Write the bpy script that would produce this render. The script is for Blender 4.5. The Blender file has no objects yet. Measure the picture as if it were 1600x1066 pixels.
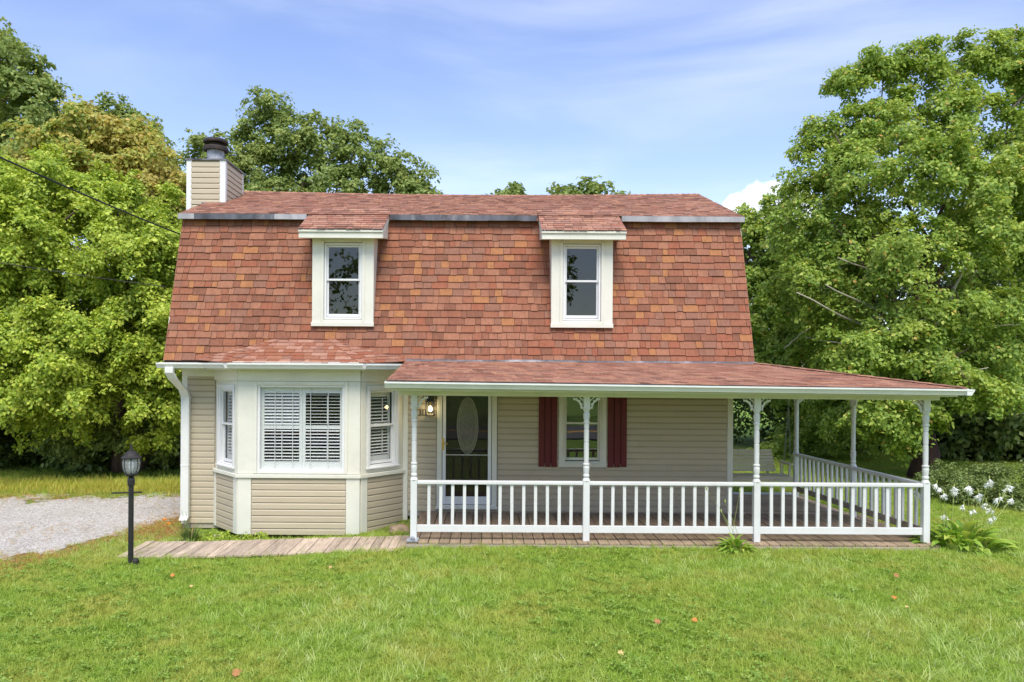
import bpy, math, random
import numpy as np
from mathutils import Vector, Matrix, noise as mnoise

rad = math.radians
SC = bpy.context.scene
COL = SC.collection
RNG = random.Random(7)
NR = np.random.default_rng(11)

# ------------------------------------------------------------------ camera, sky, sun, exposure
FPX, VX, VY, CH = 1195.0, 760.0, 575.0, 2.82      # focal length in photo pixels, vanishing point, eye height
ROLL = 0.35
cd = bpy.data.cameras.new('camera')
cam = bpy.data.objects.new('camera', cd)
COL.objects.link(cam)
cam.location = (0, 0, CH)
cam.rotation_euler = (rad(90), -rad(ROLL), 0)
cd.sensor_width = 36.0
cd.sensor_fit = 'HORIZONTAL'
cd.lens = FPX / 1600 * 36
cd.shift_x = (800 - VX) / 1600
cd.shift_y = (VY - 533) / 1600
cd.clip_start, cd.clip_end = 0.1, 2000
SC.camera = cam

SUN_AZ, SUN_EL = rad(174), rad(58)               # azimuth from +Y (away from the camera) clockwise
sund = Vector((math.sin(SUN_AZ) * math.cos(SUN_EL), math.cos(SUN_AZ) * math.cos(SUN_EL), math.sin(SUN_EL)))
sl = bpy.data.lights.new('sun', 'SUN')
sl.energy = 2.35
sl.angle = rad(32)
sl.color = (1.0, 0.95, 0.86)
so = bpy.data.objects.new('sun', sl)
COL.objects.link(so)
so.location = (-20, -30, 40)
so.rotation_euler = sund.to_track_quat('Z', 'Y').to_euler()

W = bpy.data.worlds.new('World')
SC.world = W
W.use_nodes = True
wt = W.node_tree
wt.nodes.clear()


def N(t, kind, **kw):
    n = t.nodes.new(kind)
    for k, v in kw.items():
        if k == 'inp':
            for a, b in v.items():
                n.inputs[a].default_value = b
        else:
            setattr(n, k, v)
    return n


def Mth(t, op, a, b=None, clamp=False):
    n = t.nodes.new('ShaderNodeMath')
    n.operation = op
    n.use_clamp = clamp
    for i, x in enumerate((a, b)):
        if x is None:
            continue
        if isinstance(x, (int, float)):
            n.inputs[i].default_value = x
        else:
            t.links.new(x, n.inputs[i])
    return n.outputs[0]


def build_world():
    t = wt
    L = t.links.new
    out = N(t, 'ShaderNodeOutputWorld')
    bg = N(t, 'ShaderNodeBackground')
    bg.inputs['Strength'].default_value = 0.098
    sky = N(t, 'ShaderNodeTexSky', sky_type='NISHITA', sun_disc=False)
    sky.sun_elevation = SUN_EL
    sky.sun_rotation = SUN_AZ
    sky.air_density, sky.dust_density, sky.ozone_density = 1.1, 0.6, 3.0
    tc = N(t, 'ShaderNodeTexCoord')
    # wispy high cloud: stretched noise
    mp = N(t, 'ShaderNodeMapping')
    mp.inputs['Scale'].default_value = (0.9, 0.9, 4.2)
    mp.inputs['Rotation'].default_value = (0.0, rad(-9), rad(20))
    L(tc.outputs['Generated'], mp.inputs['Vector'])
    n1 = N(t, 'ShaderNodeTexNoise', inp={'Scale': 1.9, 'Detail': 6.0, 'Roughness': 0.5, 'Distortion': 0.5})
    L(mp.outputs[0], n1.inputs['Vector'])
    r1 = N(t, 'ShaderNodeMapRange', interpolation_type='SMOOTHSTEP', inp={'From Min': 0.40, 'From Max': 0.84, 'To Min': 0.0, 'To Max': 0.36})
    L(n1.outputs['Fac'], r1.inputs['Value'])
    # one small heaped cloud low above the trees, soft edged
    vm = N(t, 'ShaderNodeVectorMath', operation='NORMALIZE')
    L(tc.outputs['Generated'], vm.inputs[0])
    heap = None
    n2 = N(t, 'ShaderNodeTexNoise', inp={'Scale': 38.0, 'Detail': 5.0, 'Roughness': 0.55})
    L(vm.outputs[0], n2.inputs['Vector'])
    for (px, py, r) in ((1180, 312, 0.022), (1204, 304, 0.017), (1150, 326, 0.022), (1235, 325, 0.032), (1180, 340, 0.034)):
        d = Vector(((px - VX) / FPX, 1, (VY - py) / FPX)).normalized()
        ds = N(t, 'ShaderNodeVectorMath', operation='DISTANCE')
        L(vm.outputs[0], ds.inputs[0])
        ds.inputs[1].default_value = d
        a = Mth(t, 'SUBTRACT', r, ds.outputs['Value'])
        heap = a if heap is None else Mth(t, 'MAXIMUM', heap, a)
    jag = Mth(t, 'MULTIPLY', Mth(t, 'SUBTRACT', n2.outputs['Fac'], 0.5), 0.022)
    heap = Mth(t, 'MULTIPLY', Mth(t, 'ADD', heap, jag), 210.0, True)
    heap = Mth(t, 'MULTIPLY', heap, 0.93)
    # whitish haze towards the horizon
    sx = N(t, 'ShaderNodeSeparateXYZ')
    L(vm.outputs[0], sx.inputs[0])
    hz = N(t, 'ShaderNodeMapRange', interpolation_type='SMOOTHSTEP', inp={'From Min': 0.0, 'From Max': 0.42, 'To Min': 0.16, 'To Max': 0.0})
    L(sx.outputs['Z'], hz.inputs['Value'])
    fac = Mth(t, 'MAXIMUM', Mth(t, 'ADD', r1.outputs[0], hz.outputs[0], True), heap)
    hs = N(t, 'ShaderNodeHueSaturation', inp={'Hue': 0.515, 'Saturation': 1.0, 'Value': 1.27})
    L(sky.outputs[0], hs.inputs['Color'])
    mx = N(t, 'ShaderNodeMix', data_type='RGBA')
    L(fac, mx.inputs['Factor'])
    L(hs.outputs[0], mx.inputs['A'])
    mx.inputs['B'].default_value = (7.4, 7.7, 8.4, 1)
    L(mx.outputs['Result'], bg.inputs['Color'])
    L(bg.outputs[0], out.inputs[0])


build_world()
SC.view_settings.view_transform = 'Standard'
SC.view_settings.look = 'None'
SC.view_settings.gamma = 1.0
SC.view_settings.use_curve_mapping = False
SC.view_settings.exposure = 0.97


# ------------------------------------------------------------------ helpers
def Pt(px, py, d):
    """photo pixel at distance d -> world point (the small camera roll taken out)"""
    t = rad(ROLL)
    dx, dy = px - VX, py - VY
    ux = dx * math.cos(t) + dy * math.sin(t)
    uy = -dx * math.sin(t) + dy * math.cos(t)
    return Vector((ux * d / FPX, d, CH - uy * d / FPX))


def sstep(a, b, x):
    t = np.clip((x - a) / (b - a), 0, 1)
    return t * t * (3 - 2 * t)


def gz(x, y):
    """ground height"""
    z = 0.05 - 0.17 * sstep(-0.8, -4.2, x) - 0.05 * sstep(10.5, 7.0, y)
    z = z - 0.09 * sstep(12.7, 13.2, y) * sstep(-1.2, -1.9, x) * sstep(-6.2, -5.4, x)
    return z


WL = {}


def wloc(o):
    return WL.get(o.name, Vector((0, 0, 0)))


def tag(o, label=None, cat=None, group=None, kind=None):
    if label: o['label'] = label
    if cat: o['category'] = cat
    if group: o['group'] = group
    if kind: o['kind'] = kind
    return o


def thing(name, loc, label, cat, group=None):
    o = bpy.data.objects.new(name, None)
    o.empty_display_size = 0.2
    COL.objects.link(o)
    o.location = loc
    WL[o.name] = Vector(loc)
    return tag(o, label, cat, group)


def link(name, me, parent=None, origin=(0, 0, 0)):
    o = bpy.data.objects.new(name, me)
    COL.objects.link(o)
    og = Vector(origin)
    WL[o.name] = og
    if parent is not None:
        o.parent = parent
        o.location = og - wloc(parent)
    else:
        o.location = og
    return o


class G:
    """collects polygons in world space; build() makes ONE mesh object"""

    def __init__(s):
        s.v, s.f, s.m = [], [], []

    def add(s, vs, fs, m=0):
        b = len(s.v)
        s.v += [tuple(q) for q in vs]
        s.f += [tuple(b + i for i in f) for f in fs]
        s.m += [m] * len(fs)
        return s

    BF = ((0, 3, 2, 1), (4, 5, 6, 7), (0, 1, 5, 4), (1, 2, 6, 5), (2, 3, 7, 6), (3, 0, 4, 7))

    def hexa(s, p, m=0):
        return s.add(p, G.BF, m)

    def box(s, x0, x1, y0, y1, z0, z1, m=0):
        return s.hexa([(x0, y0, z0), (x1, y0, z0), (x1, y1, z0), (x0, y1, z0), (x0, y0, z1), (x1, y0, z1), (x1, y1, z1), (x0, y1, z1)], m)

    def prism(s, poly, ext, m=0):
        n = len(poly)
        a = [Vector(p) for p in poly]
        e = Vector(ext)
        s.add(a + [p + e for p in a], [tuple(range(n))[::-1], tuple(range(n, 2 * n))] + [(i, (i + 1) % n, n + (i + 1) % n, n + i) for i in range(n)], m)
        return s

    def tube(s, pts, radii, n=8, m=0, cap=True):
        pts = [Vector(p) for p in pts]
        if isinstance(radii, (int, float)):
            radii = [radii] * len(pts)
        vs, fs = [], []
        ref = None
        for i, p in enumerate(pts):
            d = (pts[min(i + 1, len(pts) - 1)] - pts[max(i - 1, 0)]).normalized()
            if ref is None:
                ref = Vector((0, 0, 1)) if abs(d.z) < 0.9 else Vector((1, 0, 0))
            a = d.cross(ref)
            if a.length < 1e-5:
                a = d.cross(Vector((0.3, 1, 0.2)))
            a.normalize()
            b = d.cross(a).normalized()
            ref = -b if False else a.cross(d).normalized()
            for k in range(n):
                t = 2 * math.pi * k / n
                vs.append(p + (a * math.cos(t) + ref * math.sin(t)) * radii[i])
        for i in range(len(pts) - 1):
            for k in range(n):
                k2 = (k + 1) % n
                fs.append((i * n + k, i * n + k2, (i + 1) * n + k2, (i + 1) * n + k))
        if cap:
            fs.append(tuple(range(n))[::-1])
            fs.append(tuple((len(pts) - 1) * n + k for k in range(n)))
        return s.add(vs, fs, m)

    def lathe(s, c, prof, n=16, m=0, cap=True, rot=0.0):
        vs, fs = [], []
        for (r, z) in prof:
            for k in range(n):
                t = 2 * math.pi * k / n + rot
                vs.append((c[0] + r * math.cos(t), c[1] + r * math.sin(t), c[2] + z))
        for i in range(len(prof) - 1):
            for k in range(n):
                k2 = (k + 1) % n
                fs.append((i * n + k, i * n + k2, (i + 1) * n + k2, (i + 1) * n + k))
        if cap:
            fs.append(tuple(range(n))[::-1])
            fs.append(tuple((len(prof) - 1) * n + k for k in range(n)))
        return s.add(vs, fs, m)

    def mesh(s, name, mats, origin=(0, 0, 0), smooth=False):
        me = bpy.data.meshes.new(name)
        o = origin
        me.from_pydata([(a[0] - o[0], a[1] - o[1], a[2] - o[2]) for a in s.v], [], s.f)
        for mt in (mats if isinstance(mats, (list, tuple)) else [mats]):
            me.materials.append(mt)
        if any(s.m):
            me.polygons.foreach_set('material_index', s.m)
        if smooth:
            me.polygons.foreach_set('use_smooth', [True] * len(me.polygons))
        me.update()
        return me

    def build(s, name, mats, parent=None, origin=None, smooth=False, bevel=0.0, label=None, kind=None):
        if origin is None:
            origin = wloc(parent) if parent is not None else (0, 0, 0)
        o = link(name, s.mesh(name, mats, origin, smooth), parent, origin)
        if bevel:
            b = o.modifiers.new('edge', 'BEVEL')
            b.width = bevel
            b.segments = 2
            b.limit_method = 'ANGLE'
            b.angle_limit = rad(40)
        tag(o, label, None, None, kind)
        return o


class Fr:
    """a flat frame: origin, u along, v up, n outward"""

    def __init__(s, o, u, v, n):
        s.o, s.u, s.v, s.n = Vector(o), Vector(u).normalized(), Vector(v).normalized(), Vector(n).normalized()

    def p(s, u, v, n=0.0):
        return s.o + s.u * u + s.v * v + s.n * n

    def box(s, g, u0, u1, v0, v1, n0, n1, m=0):
        q = [s.p(u0, v0, n0), s.p(u1, v0, n0), s.p(u1, v0, n1), s.p(u0, v0, n1), s.p(u0, v1, n0), s.p(u1, v1, n0), s.p(u1, v1, n1), s.p(u0, v1, n1)]
        g.hexa(q, m)

    def wall(s, g, u0, u1, v0, v1, n0, n1, holes=(), m=0):
        us = sorted({u0, u1} | {h[0] for h in holes} | {h[1] for h in holes})
        vs = sorted({v0, v1} | {h[2] for h in holes} | {h[3] for h in holes})
        us = [u for u in us if u0 <= u <= u1]
        vs = [v for v in vs if v0 <= v <= v1]
        for a, b in zip(us, us[1:]):
            run = None
            for c, d in zip(vs, vs[1:]):
                mu, mv = (a + b) / 2, (c + d) / 2
                hit = any(h[0] < mu < h[1] and h[2] < mv < h[3] for h in holes)
                if hit:
                    if run: s.box(g, a, b, run[0], run[1], n0, n1, m)
                    run = None
                else:
                    run = (run[0], d) if run else (c, d)
            if run: s.box(g, a, b, run[0], run[1], n0, n1, m)

    def ring(s, g, u0, u1, v0, v1, w, n0, n1, m=0, wb=None, wt=None):
        wb = w if wb is None else wb
        wt = w if wt is None else wt
        s.box(g, u0, u0 + w, v0, v1, n0, n1, m)
        s.box(g, u1 - w, u1, v0, v1, n0, n1, m)
        s.box(g, u0 + w, u1 - w, v0, v0 + wb, n0, n1 - 0.002, m)
        s.box(g, u0 + w, u1 - w, v1 - wt, v1, n0, n1 - 0.002, m)


def fastmesh(name, V, T, mats, parent=None, origin=(0, 0, 0), kind=None, label=None):
    """numpy vertices and triangles -> one mesh object"""
    V = np.asarray(V, dtype=np.float32) - np.asarray(origin, dtype=np.float32)
    T = np.asarray(T, dtype=np.int32)
    me = bpy.data.meshes.new(name)
    me.vertices.add(len(V))
    me.vertices.foreach_set('co', V.ravel())
    me.loops.add(T.size)
    me.loops.foreach_set('vertex_index', T.ravel())
    me.polygons.add(len(T))
    me.polygons.foreach_set('loop_start', np.arange(0, T.size, 3, dtype=np.int32))
    me.polygons.foreach_set('loop_total', np.full(len(T), 3, dtype=np.int32))
    for mt in (mats if isinstance(mats, (list, tuple)) else [mats]):
        me.materials.append(mt)
    me.update(calc_edges=True)
    o = link(name, me, parent, origin)
    return tag(o, label, None, None, kind)


# ------------------------------------------------------------------ materials
def srgb(r, g, b):
    f = lambda c: (c / 12.92 if c <= 0.04045 else ((c + 0.055) / 1.055) ** 2.4)
    return tuple(f(x / 255.0) for x in (r, g, b))


def newmat(name):
    m = bpy.data.materials.new(name)
    m.use_nodes = True
    m.node_tree.nodes.clear()
    return m, m.node_tree


def ramp(t, fac, stops):
    r = t.nodes.new('ShaderNodeValToRGB')
    e = r.color_ramp.elements
    while len(e) < len(stops):
        e.new(0.5)
    for i, (p, c) in enumerate(stops):
        e[i].position = p
        e[i].color = (*c[:3], 1)
    t.links.new(fac, r.inputs[0])
    return r.outputs[0]


def mat(name, col, rough=0.6, var=0.12, scale=6.0, bump=0.0, bscale=40.0, stretch=(1, 1, 1), metal=0.0, stain=None, stain_amt=0.3, spec=0.35, objvar=0.0, stain_scale=None):
    """principled with blotchy colour, optional stains, fine relief and per-object tone"""
    m, t = newmat(name)
    L = t.links.new
    out = N(t, 'ShaderNodeOutputMaterial')
    b = N(t, 'ShaderNodeBsdfPrincipled')
    b.inputs['Roughness'].default_value = rough
    b.inputs['Metallic'].default_value = metal
    b.inputs['Specular IOR Level'].default_value = spec
    geo = N(t, 'ShaderNodeNewGeometry')
    mp = N(t, 'ShaderNodeMapping')
    mp.inputs['Scale'].default_value = stretch
    L(geo.outputs['Position'], mp.inputs['Vector'])
    n = N(t, 'ShaderNodeTexNoise', inp={'Scale': scale, 'Detail': 6.0, 'Roughness': 0.6})
    L(mp.outputs[0], n.inputs['Vector'])
    lo = tuple(c * (1 - var) for c in col)
    hi = tuple(min(1, c * (1 + var)) for c in col)
    c = ramp(t, n.outputs['Fac'], [(0.3, lo), (0.7, hi)])
    if objvar:
        oi = N(t, 'ShaderNodeObjectInfo')
        k = Mth(t, 'ADD', Mth(t, 'MULTIPLY', oi.outputs['Random'], 2 * objvar), 1 - objvar)
        vm = N(t, 'ShaderNodeVectorMath', operation='SCALE')
        L(c, vm.inputs[0])
        L(k, vm.inputs['Scale'])
        c = vm.outputs[0]
    if stain:
        n2 = N(t, 'ShaderNodeTexNoise', inp={'Scale': stain_scale or scale * 0.35, 'Detail': 8.0, 'Roughness': 0.7})
        L(mp.outputs[0], n2.inputs['Vector'])
        mr = N(t, 'ShaderNodeMapRange', inp={'From Min': 0.52, 'From Max': 0.72, 'To Min': 0.0, 'To Max': stain_amt})
        L(n2.outputs['Fac'], mr.inputs['Value'])
        mx = N(t, 'ShaderNodeMix', data_type='RGBA')
        L(mr.outputs[0], mx.inputs['Factor'])
        L(c, mx.inputs['A'])
        mx.inputs['B'].default_value = (*stain, 1)
        c = mx.outputs['Result']
    L(c, b.inputs['Base Color'])
    if bump:
        nb = N(t, 'ShaderNodeTexNoise', inp={'Scale': bscale, 'Detail': 4.0, 'Roughness': 0.6})
        L(mp.outputs[0], nb.inputs['Vector'])
        bp = N(t, 'ShaderNodeBump', inp={'Strength': bump, 'Distance': 0.01})
        L(nb.outputs['Fac'], bp.inputs['Height'])
        L(bp.outputs[0], b.inputs['Normal'])
    L(b.outputs[0], out.inputs[0])
    return m


def leafmat(name, stops, trans=0.35, patch=None, rough=0.5, src='island'):
    m, t = newmat(name)
    L = t.links.new
    out = N(t, 'ShaderNodeOutputMaterial')
    geo = N(t, 'ShaderNodeNewGeometry')
    if src == 'island':
        r = geo.outputs['Random Per Island']
    else:
        oi = N(t, 'ShaderNodeObjectInfo')
        r = Mth(t, 'FRACT', Mth(t, 'ADD', oi.outputs['Random'], Mth(t, 'MULTIPLY', geo.outputs['Random Per Island'], 0.6)))
    c = ramp(t, r, stops)
    if patch:
        n = N(t, 'ShaderNodeTexNoise', inp={'Scale': patch[0], 'Detail': 4.0, 'Roughness': 0.6})
        L(geo.outputs['Position'], n.inputs['Vector'])
        mr = N(t, 'ShaderNodeMapRange', inp={'From Min': patch[2], 'From Max': patch[3], 'To Min': 0.0, 'To Max': patch[4]})
        L(n.outputs['Fac'], mr.inputs['Value'])
        mx = N(t, 'ShaderNodeMix', data_type='RGBA')
        L(mr.outputs[0], mx.inputs['Factor'])
        L(c, mx.inputs['A'])
        mx.inputs['B'].default_value = (*patch[1], 1)
        c = mx.outputs['Result']
    b = N(t, 'ShaderNodeBsdfPrincipled', inp={'Roughness': rough, 'Specular IOR Level': 0.3})
    tr = N(t, 'ShaderNodeBsdfTranslucent')
    hs = N(t, 'ShaderNodeHueSaturation', inp={'Hue': 0.485, 'Saturation': 1.05, 'Value': 1.5})
    L(c, hs.inputs['Color'])
    L(c, b.inputs['Base Color'])
    L(hs.outputs[0], tr.inputs['Color'])
    mx2 = N(t, 'ShaderNodeMixShader', inp={'Fac': trans})
    L(b.outputs[0], mx2.inputs[1])
    L(tr.outputs[0], mx2.inputs[2])
    L(mx2.outputs[0], out.inputs[0])
    return m


def glassmat(name, ior=0.05, tint=(0.75, 0.8, 0.78)):
    m, t = newmat(name)
    L = t.links.new
    out = N(t, 'ShaderNodeOutputMaterial')
    tr = N(t, 'ShaderNodeBsdfTransparent')
    tr.inputs[0].default_value = (*tint, 1)
    gl = N(t, 'ShaderNodeBsdfGlossy')
    gl.inputs['Roughness'].default_value = 0.0
    lw = N(t, 'ShaderNodeLayerWeight', inp={'Blend': 0.5})
    f5 = Mth(t, 'POWER', lw.outputs['Facing'], 5.0)
    fr = Mth(t, 'ADD', Mth(t, 'MULTIPLY', f5, 0.85 - ior), ior)
    n = N(t, 'ShaderNodeTexNoise', inp={'Scale': 3.0, 'Detail': 1.0})
    g = N(t, 'ShaderNodeNewGeometry')
    L(g.outputs['Position'], n.inputs['Vector'])
    bp = N(t, 'ShaderNodeBump', inp={'Strength': 0.02, 'Distance': 0.02})
    L(n.outputs['Fac'], bp.inputs['Height'])
    L(bp.outputs[0], gl.inputs['Normal'])
    mx = N(t, 'ShaderNodeMixShader')
    L(fr, mx.inputs[0])
    L(tr.outputs[0], mx.inputs[1])
    L(gl.outputs[0], mx.inputs[2])
    L(mx.outputs[0], out.inputs[0])
    return m


def emit(name, col, s):
    m, t = newmat(name)
    out = N(t, 'ShaderNodeOutputMaterial')
    e = N(t, 'ShaderNodeEmission')
    e.inputs[0].default_value = (*col, 1)
    e.inputs[1].default_value = s
    t.links.new(e.outputs[0], out.inputs[0])
    return m


M = {}
M['white'] = mat('white_paint', (0.67, 0.67, 0.655), 0.45, 0.04, 5, 0.15, 60, stain=(0.40, 0.39, 0.33), stain_amt=0.22)
M['cream'] = mat('cream_paint', (0.69, 0.675, 0.58), 0.5, 0.05, 3, 0.08, 60, stain=(0.46, 0.38, 0.24), stain_amt=0.2)
M['vinyl_white'] = mat('white_vinyl', (0.72, 0.72, 0.71), 0.35, 0.02, 5)
M['alu'] = mat('white_aluminium', (0.70, 0.70, 0.66), 0.38, 0.04, 4, stain=(0.36, 0.36, 0.30), stain_amt=0.2)
M['siding'] = mat('beige_siding', (0.485, 0.412, 0.295), 0.5, 0.035, 2.0, 0.10, 90, stretch=(1, 1, 4), stain=(0.34, 0.27, 0.18), stain_amt=0.10, objvar=0.03)
M['sheath'] = mat('wall_sheathing', (0.40, 0.35, 0.27), 0.7, 0.05)
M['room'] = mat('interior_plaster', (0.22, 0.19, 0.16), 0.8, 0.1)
M['flash_old'] = mat('bare_grey_flashing', (0.36, 0.35, 0.36), 0.5, 0.3, 4, 0.1, 30, stretch=(1, 1, 0.3), stain=(0.14, 0.14, 0.15), stain_amt=0.6)
M['flash'] = mat('weathered_flashing', (0.10, 0.10, 0.115), 0.5, 0.6, 3.5, 0.1, 30, stretch=(1, 1, 0.3), stain=(0.42, 0.40, 0.40), stain_amt=1.0)
M['black'] = mat('black_paint', (0.018, 0.018, 0.020), 0.42, 0.3, 20, 0.2, 80, spec=0.5)
M['iron'] = mat('dark_cast_metal', (0.03, 0.027, 0.026), 0.6, 0.4, 30, 0.3, 90, spec=0.25)
M['rust'] = mat('rusty_metal', (0.035, 0.027, 0.025), 0.7, 0.4, 9, 0.3, 50, stain=(0.12, 0.06, 0.04), stain_amt=0.5)
M['galv'] = mat('weathered_galvanised', (0.34, 0.35, 0.38), 0.5, 0.5, 10, 0.2, 50, stain=(0.10, 0.10, 0.11), stain_amt=0.8)
M['brass'] = mat('brass', (0.62, 0.40, 0.12), 0.3, 0.1, 20, metal=0.9)
M['maroon'] = mat('maroon_paint', (0.12, 0.010, 0.010), 0.5, 0.1, 6, 0.2, 50, stretch=(1, 1, 0.2))
M['ceil'] = mat('darkening_brown_ceiling', (0.20, 0.145, 0.085), 0.6, 0.2, 5, stretch=(0.5, 4, 4))  # ceiling out of view, brown chosen to darken the porch under it
M['felt'] = mat('dark_roof_felt', (0.075, 0.045, 0.036), 0.9, 0.2, 10)
M['door'] = mat('dark_door', (0.022, 0.012, 0.013), 0.35, 0.2, 5)
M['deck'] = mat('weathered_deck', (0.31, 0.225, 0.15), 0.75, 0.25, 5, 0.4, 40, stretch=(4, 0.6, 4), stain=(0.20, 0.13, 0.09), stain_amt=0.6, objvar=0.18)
M['deck_lightened'] = mat('weathered_deck_lightened', (0.47, 0.35, 0.24), 0.75, 0.25, 5, 0.4, 40, stretch=(0.6, 4, 4), stain=(0.20, 0.13, 0.09), stain_amt=0.6, objvar=0.15)  # paler copy of the deck wood, extra light put into its colour
M['walk'] = mat('grey_walk_boards', (0.46, 0.36, 0.265), 0.8, 0.28, 5, 0.5, 40, stretch=(5, 0.7, 4), stain=(0.20, 0.14, 0.10), stain_amt=0.7, objvar=0.22)
M['rim'] = mat('grey_rim_board', (0.36, 0.31, 0.25), 0.8, 0.3, 6, 0.4, 30, stretch=(0.5, 3, 4), stain=(0.16, 0.13, 0.10), stain_amt=0.6)
M['palewood'] = mat('pale_swing_wood', (0.62, 0.56, 0.41), 0.65, 0.12, 6, 0.2, 40, stretch=(0.6, 3, 4))
M['glass'] = glassmat('window_glass', 0.02, (0.96, 0.97, 0.965))
M['stormglass'] = glassmat('storm_door_glass', 0.028, (0.8, 0.8, 0.8))
M['atticglass'] = glassmat('dormer_glass', 0.06, (0.6, 0.62, 0.6))
M['porchglass'] = glassmat('porch_window_glass', 0.16, (0.5, 0.52, 0.5))
M['lampglass'] = glassmat('lamp_glass', 0.05, (0.85, 0.87, 0.88))
M['frostglass'], t_ = newmat('frosted_lamp_glass')
_o, _a, _b, _c = N(t_, 'ShaderNodeOutputMaterial'), N(t_, 'ShaderNodeBsdfTransparent'), N(t_, 'ShaderNodeBsdfPrincipled'), N(t_, 'ShaderNodeMixShader', inp={'Fac': 0.30})
_b.inputs['Base Color'].default_value = (0.72, 0.74, 0.74, 1)
_b.inputs['Roughness'].default_value = 0.15
t_.links.new(_a.outputs[0], _c.inputs[1])
t_.links.new(_b.outputs[0], _c.inputs[2])
t_.links.new(_c.outputs[0], _o.inputs[0])
M['cames'] = mat('leaded_cames', (0.62, 0.60, 0.50), 0.3, 0.1, 20, metal=0.4)
M['frost'] = mat('bevelled_oval_glass', (0.30, 0.285, 0.24), 0.12, 0.3, 30, 0.4, 60, spec=0.6)
M['rubber'] = mat('black_cable', (0.02, 0.02, 0.022), 0.5, 0.1)
M['grey'] = mat('grey_plastic', (0.30, 0.33, 0.38), 0.5, 0.08)
M['stone'] = mat('tan_rock', (0.36, 0.26, 0.16), 0.85, 0.4, 9, 0.6, 30, stain=(0.2, 0.13, 0.08), stain_amt=0.5)
M['palestone'] = mat('pale_rock', (0.45, 0.41, 0.33), 0.85, 0.3, 14, 0.6, 40)
M['bulb'] = emit('lit_bulb', (1.0, 0.80, 0.46), 14.0)
M['bulb_off'] = mat('white_bulb', (0.8, 0.8, 0.76), 0.3, 0.02)
M['bark'] = mat('brown_bark', (0.11, 0.075, 0.055), 0.9, 0.4, 7, 0.9, 14, stretch=(1, 1, 0.25))
M['dbark'] = mat('dark_reddish_bark', (0.045, 0.022, 0.018), 0.9, 0.4, 7, 0.9, 14, stretch=(1, 1, 0.3))
M['pbark'] = mat('pale_sycamore_bark', (0.40, 0.36, 0.28), 0.8, 0.25, 5, 0.3, 14, stain=(0.16, 0.13, 0.09), stain_amt=0.7)
TONES = [srgb(*c) for c in ((146, 92, 77), (152, 102, 88), (130, 84, 73), (168, 113, 80), (136, 96, 87), (146, 86, 71), (118, 78, 68), (158, 108, 92))]
TW = [0.20, 0.19, 0.14, 0.10, 0.14, 0.08, 0.06, 0.09]
_mc = [sum(c[i] * w for c, w in zip(TONES, TW)) for i in range(3)]
TONES = [tuple(0.70 * c[i] + 0.30 * _mc[i] for i in range(3)) for c in TONES]
SH = [mat('shingle_tone', (c[0] * 0.97, c[1] * 1.02, c[2] * 0.86), 0.9, 0.16, 26, 0.5, 160, stretch=(1, 1, 0.3), stain=tuple(x * 0.5 for x in c), stain_amt=0.42, spec=0.15, stain_scale=2.2) for c in TONES]
TONES2 = [srgb(*c) for c in ((154, 110, 98), (164, 122, 109), (132, 94, 84), (172, 128, 108), (142, 106, 97), (150, 100, 87), (108, 76, 69), (168, 124, 110))]
_mc = [sum(c[i] * w for c, w in zip(TONES2, TW)) for i in range(3)]
TONES2 = [tuple(0.75 * c[i] + 0.25 * _mc[i] for i in range(3)) for c in TONES2]
SH2 = [mat('faded_shingle_tone', (c[0] * 1.06, c[1] * 1.08, c[2] * 0.96), 0.9, 0.2, 26, 0.4, 160, stretch=(1, 1, 0.3), stain=tuple(x * 0.5 for x in c), stain_amt=0.42, spec=0.15, stain_scale=2.2) for c in TONES2]

# ------------------------------------------------------------------ ground
YW = 14.28                      # front wall plane of the house
DEC = 0.13                      # deck height


def axis(lo, hi, step, far_lo, far_hi):
    a = list(np.arange(lo, hi + 1e-6, step))
    s, x, left = step, lo, []
    while x > far_lo:
        s *= 1.35
        x -= s
        left.append(x)
    s, x = step, hi
    while x < far_hi:
        s *= 1.35
        x += s
        a.append(x)
    return np.array(left[::-1] + a)


def groundmat():
    m, t = newmat('lawn_soil')
    L = t.links.new
    out = N(t, 'ShaderNodeOutputMaterial')
    b = N(t, 'ShaderNodeBsdfPrincipled', inp={'Roughness': 0.95, 'Specular IOR Level': 0.1})
    g = N(t, 'ShaderNodeNewGeometry')
    n = N(t, 'ShaderNodeTexNoise', inp={'Scale': 1.3, 'Detail': 8.0, 'Roughness': 0.7})
    L(g.outputs['Position'], n.inputs['Vector'])
    n2 = N(t, 'ShaderNodeTexNoise', inp={'Scale': 34.0, 'Detail': 5.0, 'Roughness': 0.7})
    L(g.outputs['Position'], n2.inputs['Vector'])
    k = Mth(t, 'ADD', Mth(t, 'MULTIPLY', n.outputs['Fac'], 0.5), Mth(t, 'MULTIPLY', n2.outputs['Fac'], 0.5))
    c = ramp(t, k, [(0.34, (0.075, 0.125, 0.02)), (0.5, (0.15, 0.24, 0.035)), (0.66, (0.24, 0.32, 0.06))])
    at = N(t, 'ShaderNodeAttribute', attribute_name='dry')
    dc = ramp(t, n2.outputs['Fac'], [(0.35, (0.13, 0.10, 0.045)), (0.6, (0.30, 0.24, 0.09))])
    mx = N(t, 'ShaderNodeMix', data_type='RGBA')
    L(at.outputs['Fac'], mx.inputs['Factor'])
    L(c, mx.inputs['A'])
    L(dc, mx.inputs['B'])
    L(mx.outputs['Result'], b.inputs['Base Color'])
    bp = N(t, 'ShaderNodeBump', inp={'Strength': 0.7, 'Distance': 0.03})
    L(n2.outputs['Fac'], bp.inputs['Height'])
    L(bp.outputs[0], b.inputs['Normal'])
    L(b.outputs[0], out.inputs[0])
    return m


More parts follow.
